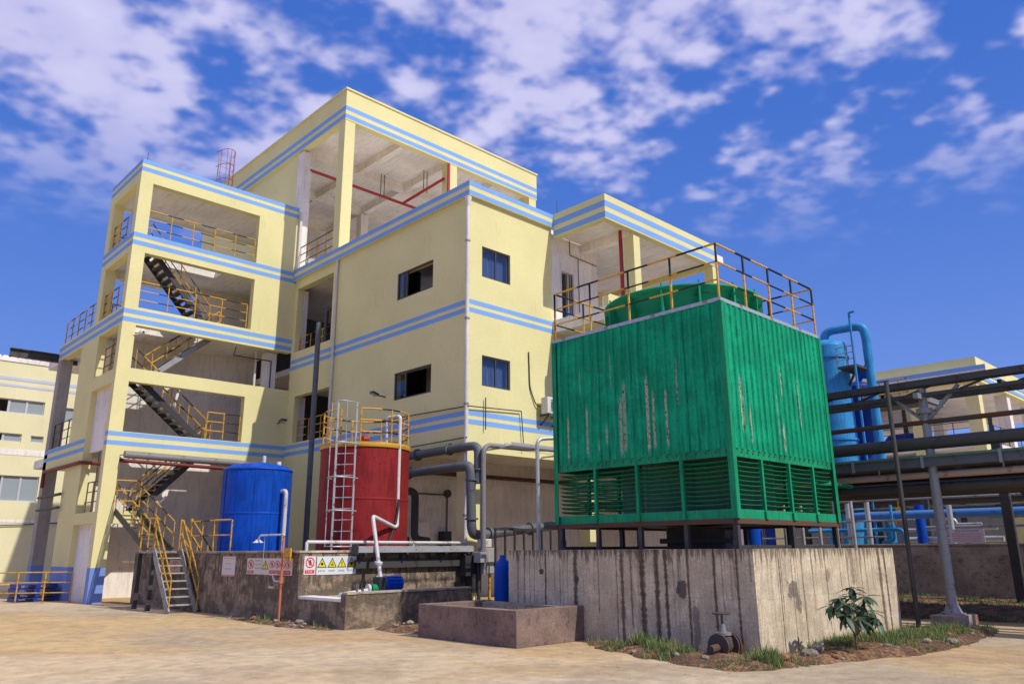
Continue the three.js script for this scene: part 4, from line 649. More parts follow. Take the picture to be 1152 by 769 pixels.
/* ================= cooling tower ================= */
const TX0 = 12.24, TX1 = 16.22, TZ0 = -11.33, TZ1 = -7.13, TB = 2.08, TL = 3.22, TC = 3.36, TT = 6.08;
function greenTex(seed, scr) {
  return tex(1024, 768, (u, v) => {
    const a = fbm(u, v, 8, 4, seed), b = fbm(u * 2, v, 80, 2, seed + 3), f = fbm(u * 2, v * 0.06, 80, 3, seed + 5);
    let c = mixc([0.02, 0.59, 0.415], [0.035, 0.66, 0.47], ss(0.35, 0.65, a)); c = mixc(c, [0.02, 0.46, 0.34], ss(0.50, 0.72, f) * 0.6);
    c = mixc(c, [0.26, 0.60, 0.47], ss(0.58, 0.76, fbm(u * 2, v * 0.15, 40, 4, seed + 33)) * 0.30); c = mixc(c, [0.36, 0.33, 0.24], ss(0.70, 0.78, fbm(u * 2, v * 0.5, 60, 3, seed + 37)) * 0.25);
    for (const [x, w0, y0, y1, k] of scr) { const w = w0 * 1.5; const d = Math.abs(u - x + (fbm(v * 4, x * 5, 8, 2, seed) - 0.5) * 0.004); if (d < w && v > y0 && v < y1) { const n = fbm(u * 4, v * 0.7, 64, 3, seed + 8), e = ss(0, 0.06, v - y0) * ss(0, 0.10, y1 - v); c = mixc(c, n > 0.62 ? [0.42, 0.40, 0.30] : [0.64, 0.68, 0.58], cl((1 - ss(w * 0.35, w, d)) * e * ss(0.22, 0.50, n + e * 0.25))); } }
    return mulc(c, 0.9 + b * 0.2);
  });
}
const scrL = [[0.09, 0.006, 0.0, 0.42, .9], [0.21, 0.007, 0.02, 0.48, 1], [0.29, 0.004, 0.05, 0.2, .6], [0.34, 0.006, 0.1, 0.30, .7], [0.425, 0.012, 0.0, 0.5, 1], [0.45, 0.006, 0.02, 0.62, 1], [0.585, 0.010, 0.0, 0.62, 1], [0.615, 0.007, 0.02, 0.5, 1], [0.69, 0.006, 0.02, 0.5, .8], [0.75, 0.003, 0.3, 0.7, .5], [0.17, 0.003, 0.5, 0.8, .5], [0.37, 0.003, 0.5, 0.85, .4]];
const scrF = [[0.12, 0.007, 0.1, 0.55, .7], [0.18, 0.005, 0.02, 0.35, .6], [0.45, 0.009, 0.05, 0.5, .9], [0.49, 0.012, 0.0, 0.28, 1], [0.52, 0.004, 0.4, 0.7, .5], [0.68, 0.004, 0.2, 0.65, .5], [0.80, 0.004, 0.1, 0.4, .5], [0.95, 0.006, 0.0, 0.3, .6]];
m.panL = MP(0.95, 0.95, 0.95, 0.58, { map: greenTex(601, scrL) }); m.panF = MP(0.95, 0.95, 0.95, 0.58, { map: greenTex(621, scrF) });
{
  const t = thing('cooling_tower', 'green corrugated cooling tower with louvres and round fan stack', 'cooling tower', [TX0, BH, TZ1]);
  // legs under the frame
  const lx = [TX0 + 0.06, 13.25, 14.3, 15.3, TX1 - 0.06], lz = [TZ1 - 0.06, -8.2, -9.23, -10.28, TZ0 + 0.06];
  for (const x of [lx[0], lx[2], lx[4]]) for (const z of [lz[0], lz[4]]) add(t, 'leg', B(x - 0.045, x + 0.045, BH, TB + 0.02, z - 0.045, z + 0.045), m.steelDark);
  for (const z of [lz[1], lz[2], lz[3]]) for (const x of [lx[0], lx[4]]) add(t, 'leg', B(x - 0.04, x + 0.04, BH, TB + 0.02, z - 0.04, z + 0.04), m.steelDark);
  add(t, 'cross_beam', [B(TX0, TX1, BH, BH + 0.06, -7.28, -7.2), B(TX0, TX1, BH, BH + 0.06, -11.25, -11.17)], m.steelDark);
  // bottom edge, basin skirt, frame
  for (const [a, b, c, d] of [[TX0, TX1, TZ1 - 0.05, TZ1 + 0.01], [TX0, TX1, TZ0 - 0.01, TZ0 + 0.05], [TX0 - 0.01, TX0 + 0.05, TZ0 + 0.05, TZ1 - 0.05], [TX1 - 0.05, TX1 + 0.01, TZ0 + 0.05, TZ1 - 0.05]]) { add(t, 'edge_beam', B(a, b, TB - 0.02, TB + 0.07, c, d), m.rust); add(t, 'basin_skirt', B(a + 0.012, b - 0.012, TB + 0.07, TB + 0.23, c + 0.012, d - 0.012), m.greenFrame); add(t, 'header', B(a, b, TL, TC + 0.02, c, d), m.greenFrame); add(t, 'top_rail', B(a - 0.01, b + 0.01, TT, TT + 0.07, c - 0.01, d + 0.01), m.galv); }
  for (const x of [TX0, TX1]) for (const z of [TZ0, TZ1]) { const sx = x === TX0 ? -1 : 1, sz = z === TZ0 ? -1 : 1; add(t, 'corner_angle', [B(x + sx * 0.045, x - sx * 0.07, TB + 0.07, TT, z + sz * 0.035, z + sz * 0.045), B(x + sx * 0.035, x + sx * 0.045, TB + 0.07, TT, z - sz * 0.07, z + sz * 0.034)], m.greenFrame); }
  // corrugated sheets
  const pitch = 0.19, dep = 0.032;
  function sheet(L, y0, y1) { const P = [], U = [], I = []; const prof = []; const n = Math.round(L / pitch), p = L / n; for (let k = 0; k < n; k++) { const a = k * p; prof.push([a, 0], [a + p * 0.45, 0], [a + p * 0.55, dep], [a + p * 0.9, dep]); } prof.push([L, 0]); for (const [a, d] of prof) { P.push(a, y0, d, a, y1, d); } for (let k = 0; k < prof.length - 1; k++) I.push(2 * k, 2 * k + 2, 2 * k + 1, 2 * k + 1, 2 * k + 2, 2 * k + 3); const g = new THREE.BufferGeometry(); g.setAttribute('position', new THREE.Float32BufferAttribute(P, 3)); g.setAttribute('uv', new THREE.Float32BufferAttribute(new Float32Array(P.length / 3 * 2), 2)); g.setIndex(I); const q = g.toNonIndexed(); q.computeVertexNormals(); return q; }
  const nS = 5;
  for (let k = 0; k < nS; k++) {
    const Lx = (TX1 - TX0) / nS, Lz = (TZ1 - TZ0) / nS, jx = ((k * 37) % 7) * 0.0012;
    let g = sheet(Lx, TC, TT); g.translate(TX0 + k * Lx, 0, TZ1 - 0.004 + jx); faceUV(g, (X, Y) => [(X - TX0) / (TX1 - TX0), (Y - TC) / (TT - TC)]); add(t, 'corrugated_sheet', g, m.panF);
    g = sheet(Lx, TC, TT); g.rotateY(Math.PI); g.translate(TX0 + (k + 1) * Lx, 0, TZ0 - jx); faceUV(g, (X, Y) => [(X - TX0) / (TX1 - TX0), (Y - TC) / (TT - TC)]); add(t, 'corrugated_sheet', g, m.panF);
    g = sheet(Lz, TC, TT); g.rotateY(-Math.PI / 2); g.translate(TX0 + 0.004 - jx, 0, TZ0 + k * Lz); faceUV(g, (X, Y, Z) => [(TZ1 - Z) / (TZ1 - TZ0) * -1 + 1, (Y - TC) / (TT - TC)]); add(t, 'corrugated_sheet', g, m.panL);
    g = sheet(Lz, TC, TT); g.rotateY(Math.PI / 2); g.translate(TX1 - 0.004 + jx, 0, TZ0 + (k + 1) * Lz); faceUV(g, (X, Y, Z) => [(Z - TZ0) / (TZ1 - TZ0), (Y - TC) / (TT - TC)]); add(t, 'corrugated_sheet', g, m.panL);
  }
  // louvre bays
  const bx = [TX0 + 0.05, 13.25, 14.3, 15.3, TX1 - 0.05], bz = [TZ1 - 0.05, -8.2, -9.23, -10.28, TZ0 + 0.05], nL = 10, y0 = TB + 0.27, y1 = TL - 0.04;
  const slatX = L => { const p = []; const g = new THREE.BoxGeometry(L, 0.009, 0.075, 6, 1, 1); const q = g.attributes.position; for (let i = 0; i < q.count; i++) { const s = q.getX(i) / L * 2; q.setY(i, q.getY(i) - 0.012 * (1 - s * s)); } g.rotateX(-0.38); g.computeVertexNormals(); return wuv(g); };
  for (let k = 0; k < 4; k++) for (const sgn of [1, -1]) {
    const Lx = bx[k + 1] - bx[k] - 0.06, Lz = bz[k] - bz[k + 1] - 0.06, gx = slatX(Lx), gz = slatX(Lz); if (sgn < 0) gx.rotateY(Math.PI); gz.rotateY(sgn > 0 ? -Math.PI / 2 : Math.PI / 2);
    for (let j = 0; j < nL; j++) {
      const y = y0 + (y1 - y0) * (j + 0.5) / nL, j1 = (rnd() - .5) * 0.0035;
      const a = new THREE.Mesh(gx, m.green); a.name = 'louvre_slat'; a.position.set((bx[k] + bx[k + 1]) / 2 - TX0, y + j1 - BH, (sgn > 0 ? TZ1 - 0.06 : TZ0 + 0.06) - TZ1); a.castShadow = a.receiveShadow = true; t.add(a);
      const b = new THREE.Mesh(gz, m.green); b.name = 'louvre_slat'; b.position.set((sgn > 0 ? TX0 + 0.06 : TX1 - 0.06) - TX0, y - j1 - BH, (bz[k] + bz[k + 1]) / 2 - TZ1); b.castShadow = b.receiveShadow = true; t.add(b);
    }
  }
  for (const x of bx.slice(1, 4)) for (const z of [TZ1 - 0.02, TZ0 + 0.02]) add(t, 'louvre_post', [B(x - 0.03, x + 0.03, TB + 0.2, TL, z - 0.035, z + 0.035), B(x - 0.05, x + 0.05, TB + 0.07, TB + 0.2, z + (z > -9 ? 0.0 : -0.06), z + (z > -9 ? 0.06 : 0))], m.greenFrame);
  for (const z of bz.slice(1, 4)) for (const x of [TX0 + 0.02, TX1 - 0.02]) add(t, 'louvre_post', [B(x - 0.035, x + 0.035, TB + 0.2, TL, z - 0.03, z + 0.03), B(x + (x < 13 ? -0.06 : 0), x + (x < 13 ? 0 : 0.06), TB + 0.07, TB + 0.2, z - 0.05, z + 0.05)], m.greenFrame);
  add(t, 'fill_pack', B(TX0 + 0.12, TX1 - 0.12, TL + 0.1, TT - 0.3, TZ0 + 0.12, TZ1 - 0.12), M(0.22, 0.22, 0.20, 0.8)); add(t, 'basin_tray', B(TX0 + 0.06, TX1 - 0.06, TB + 0.03, TB + 0.06, TZ0 + 0.06, TZ1 - 0.06), m.steelDark);
  { const wm = M(0.30, 0.33, 0.30, 0.8, { map: paintT }); add(t, 'wind_baffle', [B(14.2, 14.24, TB + 0.06, TL + 0.1, TZ0 + 0.2, TZ1 - 0.3)], wm); add(t, 'wind_baffle', [B(TX0 + 0.3, 14.18, TB + 0.06, TL + 0.1, -9.3, -9.26)], wm); add(t, 'wind_baffle', [B(14.26, TX1 - 0.3, TB + 0.06, TL + 0.1, -9.3, -9.26)], wm); }
  const bolt = new THREE.CylinderGeometry(0.014, 0.014, 0.02, 6); for (let i = 0; i < 20; i++) for (const f of [0, 1]) { const b = new THREE.Mesh(bolt, m.steelDark); b.name = 'bolt'; const q = (i + 0.5) / 20; if (f) { b.rotation.z = Math.PI / 2; b.position.set(-0.018, TC - 0.05 - BH, -q * (TZ1 - TZ0)); } else { b.rotation.x = Math.PI / 2; b.position.set(q * (TX1 - TX0), TC - 0.05 - BH, 0.018); } b.castShadow = true; t.add(b); }
  // deck and fan stack
  const cx = 14.3, cz = -9.3;
  add(t, 'deck', B(TX0 + 0.05, TX1 - 0.05, TT - 0.06, TT + 0.03, TZ0 + 0.05, TZ1 - 0.05), m.galv);
  add(t, 'fan_stack', lathe(cx, TT, cz, [[1.72, 0.03], [1.56, 0.25], [1.53, 0.38], [1.62, 0.68], [1.74, 0.74], [1.74, 0.79], [1.66, 0.79], [1.55, 0.66], [1.46, 0.38], [1.5, 0.25], [1.62, 0.03]], 56), m.greenFrame);
  for (let k = 0; k < 14; k++) { const a = k / 14 * 6.283 + 0.1, c = Math.cos(a), s = Math.sin(a); const g = B(1.53, 1.735, 0.05, 0.76, -0.02, 0.02); g.rotateY(-a); g.translate(cx, TT, cz); add(t, 'stack_rib', g, m.greenFrame); add(t, 'rim_bolt', cyl(cx + 1.7 * c, TT + 0.79, TT + 0.87, cz + 1.7 * s, 0.02, 0.02, 6), m.greenFrame); }
  add(t, 'fan_motor', [cyl(cx, TT + 0.05, TT + 0.6, cz, 0.22, 0.2, 18)], m.steelDark); for (let k = 0; k < 4; k++) { const g = B(0.2, 1.42, 0.42, 0.45, -0.14, 0.14); g.rotateY(k * Math.PI / 2 + 0.4); g.translate(cx, TT, cz); add(t, 'fan_blade', g, m.galv); }
  // guard rail round the deck
  const rx0 = TX0 + 0.02, rx1 = TX1 - 0.02, rz0 = TZ0 + 0.02, rz1 = TZ1 - 0.02, ry = TT + 0.07, gr = sub(t, 'guard_rail');
  const loop = [[rx0, ry, rz0], [rx0, ry, rz1], [rx1, ry, rz1], [rx1, ry, rz0], [rx0, ry, rz0]];
  railParts(gr, loop, { h: 1.08, n: 3, every: 1.02, r: 0.021, post: m.haz });
  add(t, 'supply_pipe', [pipeG([[16.3, 3.75, -10.6], [16.9, 3.75, -10.6], [17.8, 3.75, -10.6]], 0.1, 0.1), bar([16.25, 3.0, -7.6], [18.2, 3.0, -7.6], 0.05)], m.greenFrame);
}

/* ================= pipe rack on the right ================= */
{
  const t = thing('pipe_pole', 'tall grey steel pole on a concrete block carrying the pipe bridge', 'pole', [18.3, 0, -5.85]);
  add(t, 'pole', sweep([V(18.3, 0.25, -5.85), V(18.35, 5.05, -5.85)], [0.105, 0.088], 18), m.steel); add(t, 'foot', [cyl(18.3, 0.3, 0.5, -5.85, 0.2, 0.11, 16), cyl(18.3, 0.3, 0.33, -5.85, 0.24, 0.24, 16)], m.steel); add(t, 'footing', RB(17.8, 18.7, 0, 0.3, -6.15, -5.55, 0.02), m.conc); add(t, 'brick_end', RB(18.71, 19.0, 0, 0.27, -6.1, -5.6, 0.015), M(0.45, 0.19, 0.12, 0.95, { map: concT }));
  add(t, 'strut', [beamG([18.35, 4.3, -5.85], [18.35, 5.05, -6.6], 0.07, 0.07), beamG([18.35, 4.3, -5.85], [18.35, 5.05, -5.1], 0.07, 0.07)], m.steel); add(t, 'clamp', [beamG([17.9, 4.85, -5.85], [19.6, 4.85, -5.85], 0.1, 0.12), disc([18.35, 4.55, -5.85], [0, 1, 0], 0.17, 0.12)], m.steel);
}
single('support_post', 'thin dark post standing at the far corner of the concrete basin', 'post', [bar([17.7, 0, -6.35], [17.7, 5.2, -6.35], 0.05), B(17.55, 17.85, 0, 0.03, -6.5, -6.2)], m.steelDark);
const zA = -16, zBk = 3;
function rackPipe(name, label, x, y, r, mt, extra = []) { single(name, label, 'pipe', [bar([x, y, zA], [x, y, zBk], r, 14), ...extra], mt, 'pipe bridge lines'); }
{
  const t = thing('rack_girder', 'dark twin girder along the top of the pipe bridge', 'girder', [18.35, 4.8, -6]);
  add(t, 'chord', B(18.2, 18.5, 5.1, 5.24, zA, zBk), m.steelDark); add(t, 'chord', B(18.22, 18.48, 4.86, 4.94, zA, zBk), m.steelDark); add(t, 'second_chord', B(19.3, 19.5, 4.95, 5.12, zA, zBk), m.steelDark);
  for (let z = -15; z < 3; z += 1.1) add(t, 'brace', beamG([18.35, 4.94, z], [18.35, 5.1, z + 0.55], 0.04, 0.04), m.steelDark);
  for (let z = -14; z < 3; z += 2.4) add(t, 'cross_tie', B(18.5, 19.3, 4.98, 5.06, z, z + 0.08), m.steelDark);
}
rackPipe('rack_pipe', 'thin rusty pipe crossing in front of the far pavilion columns', 18.3, 4.3, 0.055, m.rust, [bar([18.3, 4.3, -3.2], [18.3, 3.9, -3.2], 0.04), bar([18.3, 4.3, -4.6], [18.3, 3.9, -4.6], 0.04)]);
rackPipe('rack_pipe', 'thick black pipe below the thin rusty one on the bridge', 18.3, 3.84, 0.14, m.steelDark);
{
  const t = thing('rack_tray', 'wide grey tray with green lid on the pipe bridge', 'cable tray', [18.4, 3.2, -6]);
  add(t, 'tray', B(18.15, 18.75, 3.33, 3.52, zA, zBk), m.pipeGrey); add(t, 'lid', B(18.1, 18.8, 3.52, 3.57, zA, zBk), M(0.10, 0.22, 0.16, 0.6, { map: metalT })); for (let z = -15; z < 3; z += 1.5) add(t, 'joint_strap', B(18.09, 18.14, 3.3, 3.58, z, z + 0.06), m.steel);
}
rackPipe('rack_pipe', 'pale pinkish pipe under the wide grey tray', 18.35, 3.16, 0.075, M(0.50, 0.36, 0.29, 0.7, { map: metalT }), [-12, -9.5, -7, -4.5, -2].map(z => bar([18.35, 3.16, z], [18.35, 3.35, z], 0.02, 6)));
rackPipe('rack_pipe', 'upper of two dark pipes low under the bridge', 18.6, 2.92, 0.11, m.steelDark);
rackPipe('rack_pipe', 'lower of two dark pipes low under the bridge', 19.6, 2.9, 0.12, m.steelDark);
rackPipe('rack_pipe', 'dark far pipe deep inside the pipe bridge', 21.0, 3.15, 0.15, m.steelDark);
rackPipe('rack_pipe', 'black beam like pipe at the back of the bridge', 22.5, 3.2, 0.2, m.black);
for (const [x, z, l] of [[22.2, -1.5, 'green steel upright at the frame edge under the bridge'], [26.5, -6.6, 'dark steel upright behind the white notice board'], [26.2, -4.4, 'pale green upright right of the dark strut']]) single('rack_upright', l, 'post', [B(x - 0.12, x + 0.12, 0, 5, z - 0.12, z + 0.12)], x < 23 || z > -5 ? M(0.10, 0.20, 0.15, 0.6, { map: metalT }) : m.steelDark, 'pipe bridge uprights');
single('diagonal_strut', 'black diagonal strut beside the white notice board', 'strut', [beamG([26.5, 3.3, -6.2], [26.5, 0, -4.6], 0.12, 0.12)], m.black);
{
  const t = thing('rack_canopy', 'dark low steel canopy over the lines behind the pipe bridge', 'canopy', [22.5, 0, -7]);
  add(t, 'deck', B(20.4, 24.6, 3.52, 3.58, zA, zBk), m.steelDark); for (let z = -15; z < 3; z += 3) add(t, 'rafter', B(20.4, 24.6, 3.32, 3.52, z, z + 0.12), m.steelDark);
  for (const [x, y, r] of [[20.8, 3.2, 0.06], [23.4, 3.1, 0.12], [24.2, 3.2, 0.09], [22, 3.12, 0.05]]) add(t, 'hung_pipe', bar([x, y, zA], [x, y, zBk], r, 8), m.steelDark);
  for (const z of [-15.5, -12.3]) for (const x of [20.6, 24.4]) add(t, 'column', B(x - 0.08, x + 0.08, 0, 3.32, z - 0.08, z + 0.08), m.steelDark);
}
// retaining wall behind the road
{
  const t = thing('retaining_wall', 'shaded grey retaining wall across the side road', 'wall', [28, 0, -8]);
  const g = B(28, 28.3, 0, 1.68, -22, 6); add(t, 'wall', g, m.conc); add(t, 'coping', RB(27.96, 28.34, 1.68, 1.75, -22, 6, 0.015), m.conc);
  single('pipe_stub', 'thin upright stake standing in the weeds by the retaining wall', 'stake', bar([26.6, 0, -5.9], [26.6, 1.35, -5.9], 0.035, 8), m.steelDark);
}
sign('white notice board with rows of red writing on the retaining wall', (() => { const g = new THREE.BoxGeometry(1.0, 0.42, 0.02); g.rotateY(-Math.PI / 2); g.translate(27.95, 1.98, -8.2); return g; })(), canvasTex(256, 112, x => { x.fillStyle = '#d6cfd2'; x.fillRect(0, 0, 256, 112); glyphs(x, 40, 10, 12, 13, '#5a4a58'); for (let i = 0; i < 4; i++) glyphs(x, 18, 34 + i * 18, 17, 11, '#b84a50'); }));
// process yard behind the wall
{
  const t = thing('blue_scrubber', 'tall light blue scrubber column with gooseneck duct', 'column', [36, 0, -15.4]);
  add(t, 'shell', cyl(36, 0.2, 10.9, -15.4, 0.86, 0.86, 36), m.skyBlue); add(t, 'head', lathe(36, 10.9, -15.4, [[0.86, 0], [0.8, 0.18], [0.5, 0.34], [0.001, 0.4]], 32), m.skyBlue); for (const y of [4.4, 6.4, 8.0, 10.3]) add(t, 'flange', cyl(36, y, y + 0.1, -15.4, 0.92, 0.92, 36), m.skyBlue);
  add(t, 'duct', pipeG([[36, 11.1, -15.5], [36.0, 11.75, -15.45], [36.2, 11.75, -13.75], [36.3, 11.3, -13.65], [36.3, 0.2, -13.65]], 0.2, 0.45, 16), m.skyBlue);
  add(t, 'platform', [B(35.0, 36.6, 9.6, 9.7, -14.6, -13.7)], m.steelDark); railParts(t, [[35.05, 9.7, -14.6], [35.05, 9.7, -13.75]], { every: 0.4, rail: m.steel, post: m.steel, h: 0.9 }); add(t, 'bracket', beamG([36, 8.9, -14.6], [35.6, 9.6, -14], 0.08, 0.08), m.steelDark);
  single('vent_pipe', 'thin tall vent pipe in front of the blue scrubber', 'pipe', pipeG([[33.5, 0, -13.2], [33.5, 11.5, -13.2], [33.5, 11.7, -13.2], [33.5, 11.7, -12.95]], 0.055, 0.1, 8), m.skyBlue);
  const u = thing('dark_blue_vessel', 'dark blue column standing between scrubber and duct', 'column', [38, 0, -15.0]); add(u, 'shell', cyl(38, 0, 9.2, -15.0, 0.6, 0.6, 28), m.deepBlue); add(u, 'head', lathe(38, 9.2, -15.0, [[0.6, 0], [0.5, 0.2], [0.001, 0.34]], 24), m.deepBlue); add(u, 'valve', [disc([38, 9.9, -14.6], [1, 0, 0], 0.3, 0.3), bar([38, 9.4, -15], [38, 10.2, -14.4], 0.14)], m.blueTank); add(u, 'platform', B(37.2, 39.4, 8.1, 8.2, -14.6, -12.4), m.steelDark); railParts(u, [[37.2, 8.2, -14.5], [37.2, 8.2, -12.4]], { every: 0.4, h: 0.95 });
}
{
  const t = thing('pavilion_building', 'far yellow and white process building with open columned top floor', 'building', [50, 0, -13]);
  const Y = (n, g, mt = m.yellow) => add(t, n, g, mt);
  Y('roof_fascia', B(50, 50.4, 10.95, 12.4, -28, -13.2)); Y('roof_fascia', B(50, 72, 10.95, 12.4, -13.2, -12.8)); Y('cornice', B(49.4, 50, 11.0, 11.5, -26, -12.2), m.white);
  for (const [a, b] of [[11.5, 11.75], [11.1, 11.32]]) { Y('painted_stripe', B(49.38, 49.4, a, b, -26, -12.2), m.stripe); Y('painted_stripe', B(49.4, 72, a, b, -12.79, -12.77), m.stripe); }
  Y('roof_slab', B(50.4, 72, 11.2, 11.5, -28, -13.2), m.soffit);
  for (const [x, z] of [[50, -13.3], [50, -16.4], [50, -19.4], [50, -22.6], [50, -26], [56, -13.3], [62, -13.3], [68, -13.3], [56, -19], [62, -19], [56, -25], [62, -25]]) Y('column', B(x + 0.02, x + 0.72, 0, 10.95, z - 0.35, z + 0.35), x > 52 ? m.white : m.yellow);
  Y('floor_slab', B(50.1, 72, 7.15, 7.6, -28, -13.1), m.white); Y('floor_slab', B(50.1, 72, 3.9, 4.4, -28, -13.1), m.white); 
  railParts(t, [[50.2, 7.6, -27], [50.2, 7.6, -13.2], [66, 7.6, -13.2]], { every: 1.4, rail: m.steelDark, post: m.steelDark, h: 1.1, n: 3 });
  const u = thing('far_vessel', 'dark blue round vessel on the upper floor of the far building', 'vessel', [52.5, 7.6, -18]); add(u, 'shell', lathe(52.5, 7.6, -18.0, [[1.3, 0], [1.3, 0.7], [1.1, 0.95], [0.001, 1.1]], 28), m.deepBlue); add(u, 'agitator', cyl(52.5, 8.6, 10.2, -18, 0.15, 0.12), m.steelDark);
  single('lower_vessel', 'dark blue drum on the lower floor of the far building', 'vessel', lathe(52.6, 4.4, -17.0, [[1.9, 0], [1.9, 1.7], [1.4, 2.1], [0.001, 2.3]], 28), m.deepBlue);
  const s = thing('far_staircase', 'pale flight of steps between the far building columns', 'staircase', [53, 4.4, -14.2]); flight(s, [51.5, 4.5, -14.2], [53.5, 7.5, -15.6], [0, 0, 1], 1.0, 12, { tread: m.galv, string: m.galv, post: m.steel, rail: m.steel });
}
single('blue_header', 'long mid blue pipe above the retaining wall', 'pipe', pipeG([[29.5, 2.1, -12.6], [29.5, 2.72, -12.6], [29.5, 2.75, -11.9], [29.5, 2.72, 4]], 0.15, 0.3, 14), M(0.06, 0.22, 0.55, 0.5, { map: metalT }));
single('blue_loop', 'thin light blue pipe loop by the retaining wall end', 'pipe', pipeG([[29.2, 3.1, -10.9], [29.2, 1.9, -10.9], [29.2, 1.82, -11.3], [29.2, 1.75, -11.3]], 0.05, 0.1, 8), m.skyBlue);
single('blue_loop', 'pale blue horizontal pipe bending down behind the basin end', 'pipe', pipeG([[29.2, 2.25, -14], [29.2, 2.25, -10.6], [29.2, 1.75, -10.5]], 0.07, 0.15, 8), m.skyBlue);
single('blue_drop', 'deep blue vertical pipe behind the tall grey pole', 'pipe', bar([30.2, 0, -10.3], [30.2, 3.1, -10.3], 0.17, 12), m.blueTank);
single('pump_manifold', 'looping pale pipes standing behind the retaining wall', 'pipe', [pipeG([[30.4, 1.2, -9.7], [30.4, 2.6, -9.7], [30.4, 2.6, -9.2], [30.4, 1.4, -9.2]], 0.06, 0.2, 8), pipeG([[30.4, 1.2, -9.5], [30.4, 2.4, -9.5], [30.4, 2.4, -8.4]], 0.05, 0.2, 8), bar([30.4, 1.9, -11], [30.4, 1.9, -7.8], 0.1), bar([30.6, 2.25, -11], [30.6, 2.25, -8], 0.05)], m.galv);
for (const [z, h, i] of [[-12.3, 3.2, 0], [-11.6, 3.3, 1], [-8.9, 3.0, 2], [-5.3, 3.2, 3]]) single('yard_post', ['grey post at the far left behind the basin end', 'pale grey post left of the blue loop pipes', 'slim pale post behind the tall grey pole', 'slim post near the frame edge above the wall'][i], 'post', bar([28.9, 0, z], [28.9, h, z], 0.085, 10), m.galv, 'posts behind the retaining wall');
single('yard_rail', 'long thin grey pipes crossing behind the wall posts', 'pipe', [bar([28.8, 3.28, -16], [28.8, 3.2, 4], 0.04), bar([28.8, 2.55, -14], [28.8, 2.55, -10], 0.03), bar([28.8, 2.0, -16], [28.8, 2.0, -11], 0.03), bar([29.8, 2.3, -10], [29.8, 2.3, 2], 0.05), bar([29.8, 2.6, -8], [29.8, 2.6, 2], 0.04)], m.steel);
{
  const t = thing('equipment_shed', 'dark steel process frame with yellow valves behind the blue pipe', 'frame', [34, 0, -12]);
  for (const z of [-18, -14.5, -11, -7.5, -4]) for (const x of [32.5, 37]) add(t, 'column', B(x, x + 0.25, 0, 4.2, z, z + 0.25), m.steelDark);
  for (const z of [-18, -14.5, -11, -7.5, -4]) add(t, 'beam', B(32.5, 37.25, 4.2, 4.45, z, z + 0.2), m.black);
  for (const [x, y] of [[32.5, 4.2], [34.5, 4.1], [37, 4.2]]) add(t, 'beam', B(x, x + 0.2, y - 0.3, y - 0.02, -20, -1), m.black);
  for (const [x, y, r] of [[33.2, 3.6, 0.15], [34, 3.7, 0.1], [35, 3.5, 0.2], [33.5, 3.1, 0.08], [36, 3.2, 0.12]]) add(t, 'pipe', bar([x, y, -20], [x, y, 0], r, 8), m.steelDark);
  for (const [y, z] of [[2.7, -13.2], [2.5, -12.2], [2.9, -11.9], [2.6, -13.7]]) add(t, 'valve', [RB(32.3, 32.6, y, y + 0.25, z, z + 0.2, 0.03), bar([32.45, y - 0.4, z + 0.1], [32.45, y + 0.5, z + 0.1], 0.03, 6)], m.railYellow);
  add(t, 'back_panel', B(39, 39.2, 0, 4.4, -20, -2), m.grey);
  const u = thing('yellow_annex', 'pale yellow low annex wall with dark window behind the notice board', 'building', [38, 0, -9]); add(u, 'wall', B(37.6, 37.8, 0, 3.6, -9.5, -2), m.yellow); const w = sub(u, 'window'); add(w, 'frame', B(37.54, 37.6, 1.9, 3.0, -8.6, -7), m.frameDark);
}
// things that show in the gap below the tower
for (const [x, z, i] of [[24.2, -15.3, 0], [24.5, -14.6, 1], [24.8, -13.9, 2]]) single('blue_drum', ['first blue drum seen under the cooling tower', 'second blue drum seen under the cooling tower', 'third blue drum seen under the cooling tower'][i], 'drum', lathe(x, 0, z, [[0.3, 0], [0.3, 0.8], [0.32, 0.82], [0.3, 0.85], [0.3, 1.65], [0.32, 1.68], [0.3, 1.7], [0.3, 2.3], [0.28, 2.35], [0.001, 2.35]], 20), m.blueTank, 'blue drums behind the basin');
for (let i = 0; i < 5; i++) single('yard_upright', 'slim grey upright seen below the cooling tower', 'post', bar([24.6 + i * 0.5, 0, -12.6 + i * 0.35], [24.6 + i * 0.5, 3.6, -12.6 + i * 0.35], 0.06, 8), m.galv, 'slim uprights below the tower');

{
  const t = thing('storage_shed', 'low white storage shed with blue doors far behind the cooling tower', 'shed', [60, 0, -33]);
  add(t, 'wall', B(60, 60.3, 0, 5.2, -62, -20), m.white); add(t, 'roof', B(59.6, 70, 5.2, 5.4, -62.4, -19.6), m.deepBlue); for (const z of [-44, -38, -32, -26]) add(t, 'door', B(59.92, 60, 0, 3.6, z - 1.6, z + 1.6), m.deepBlue);
}
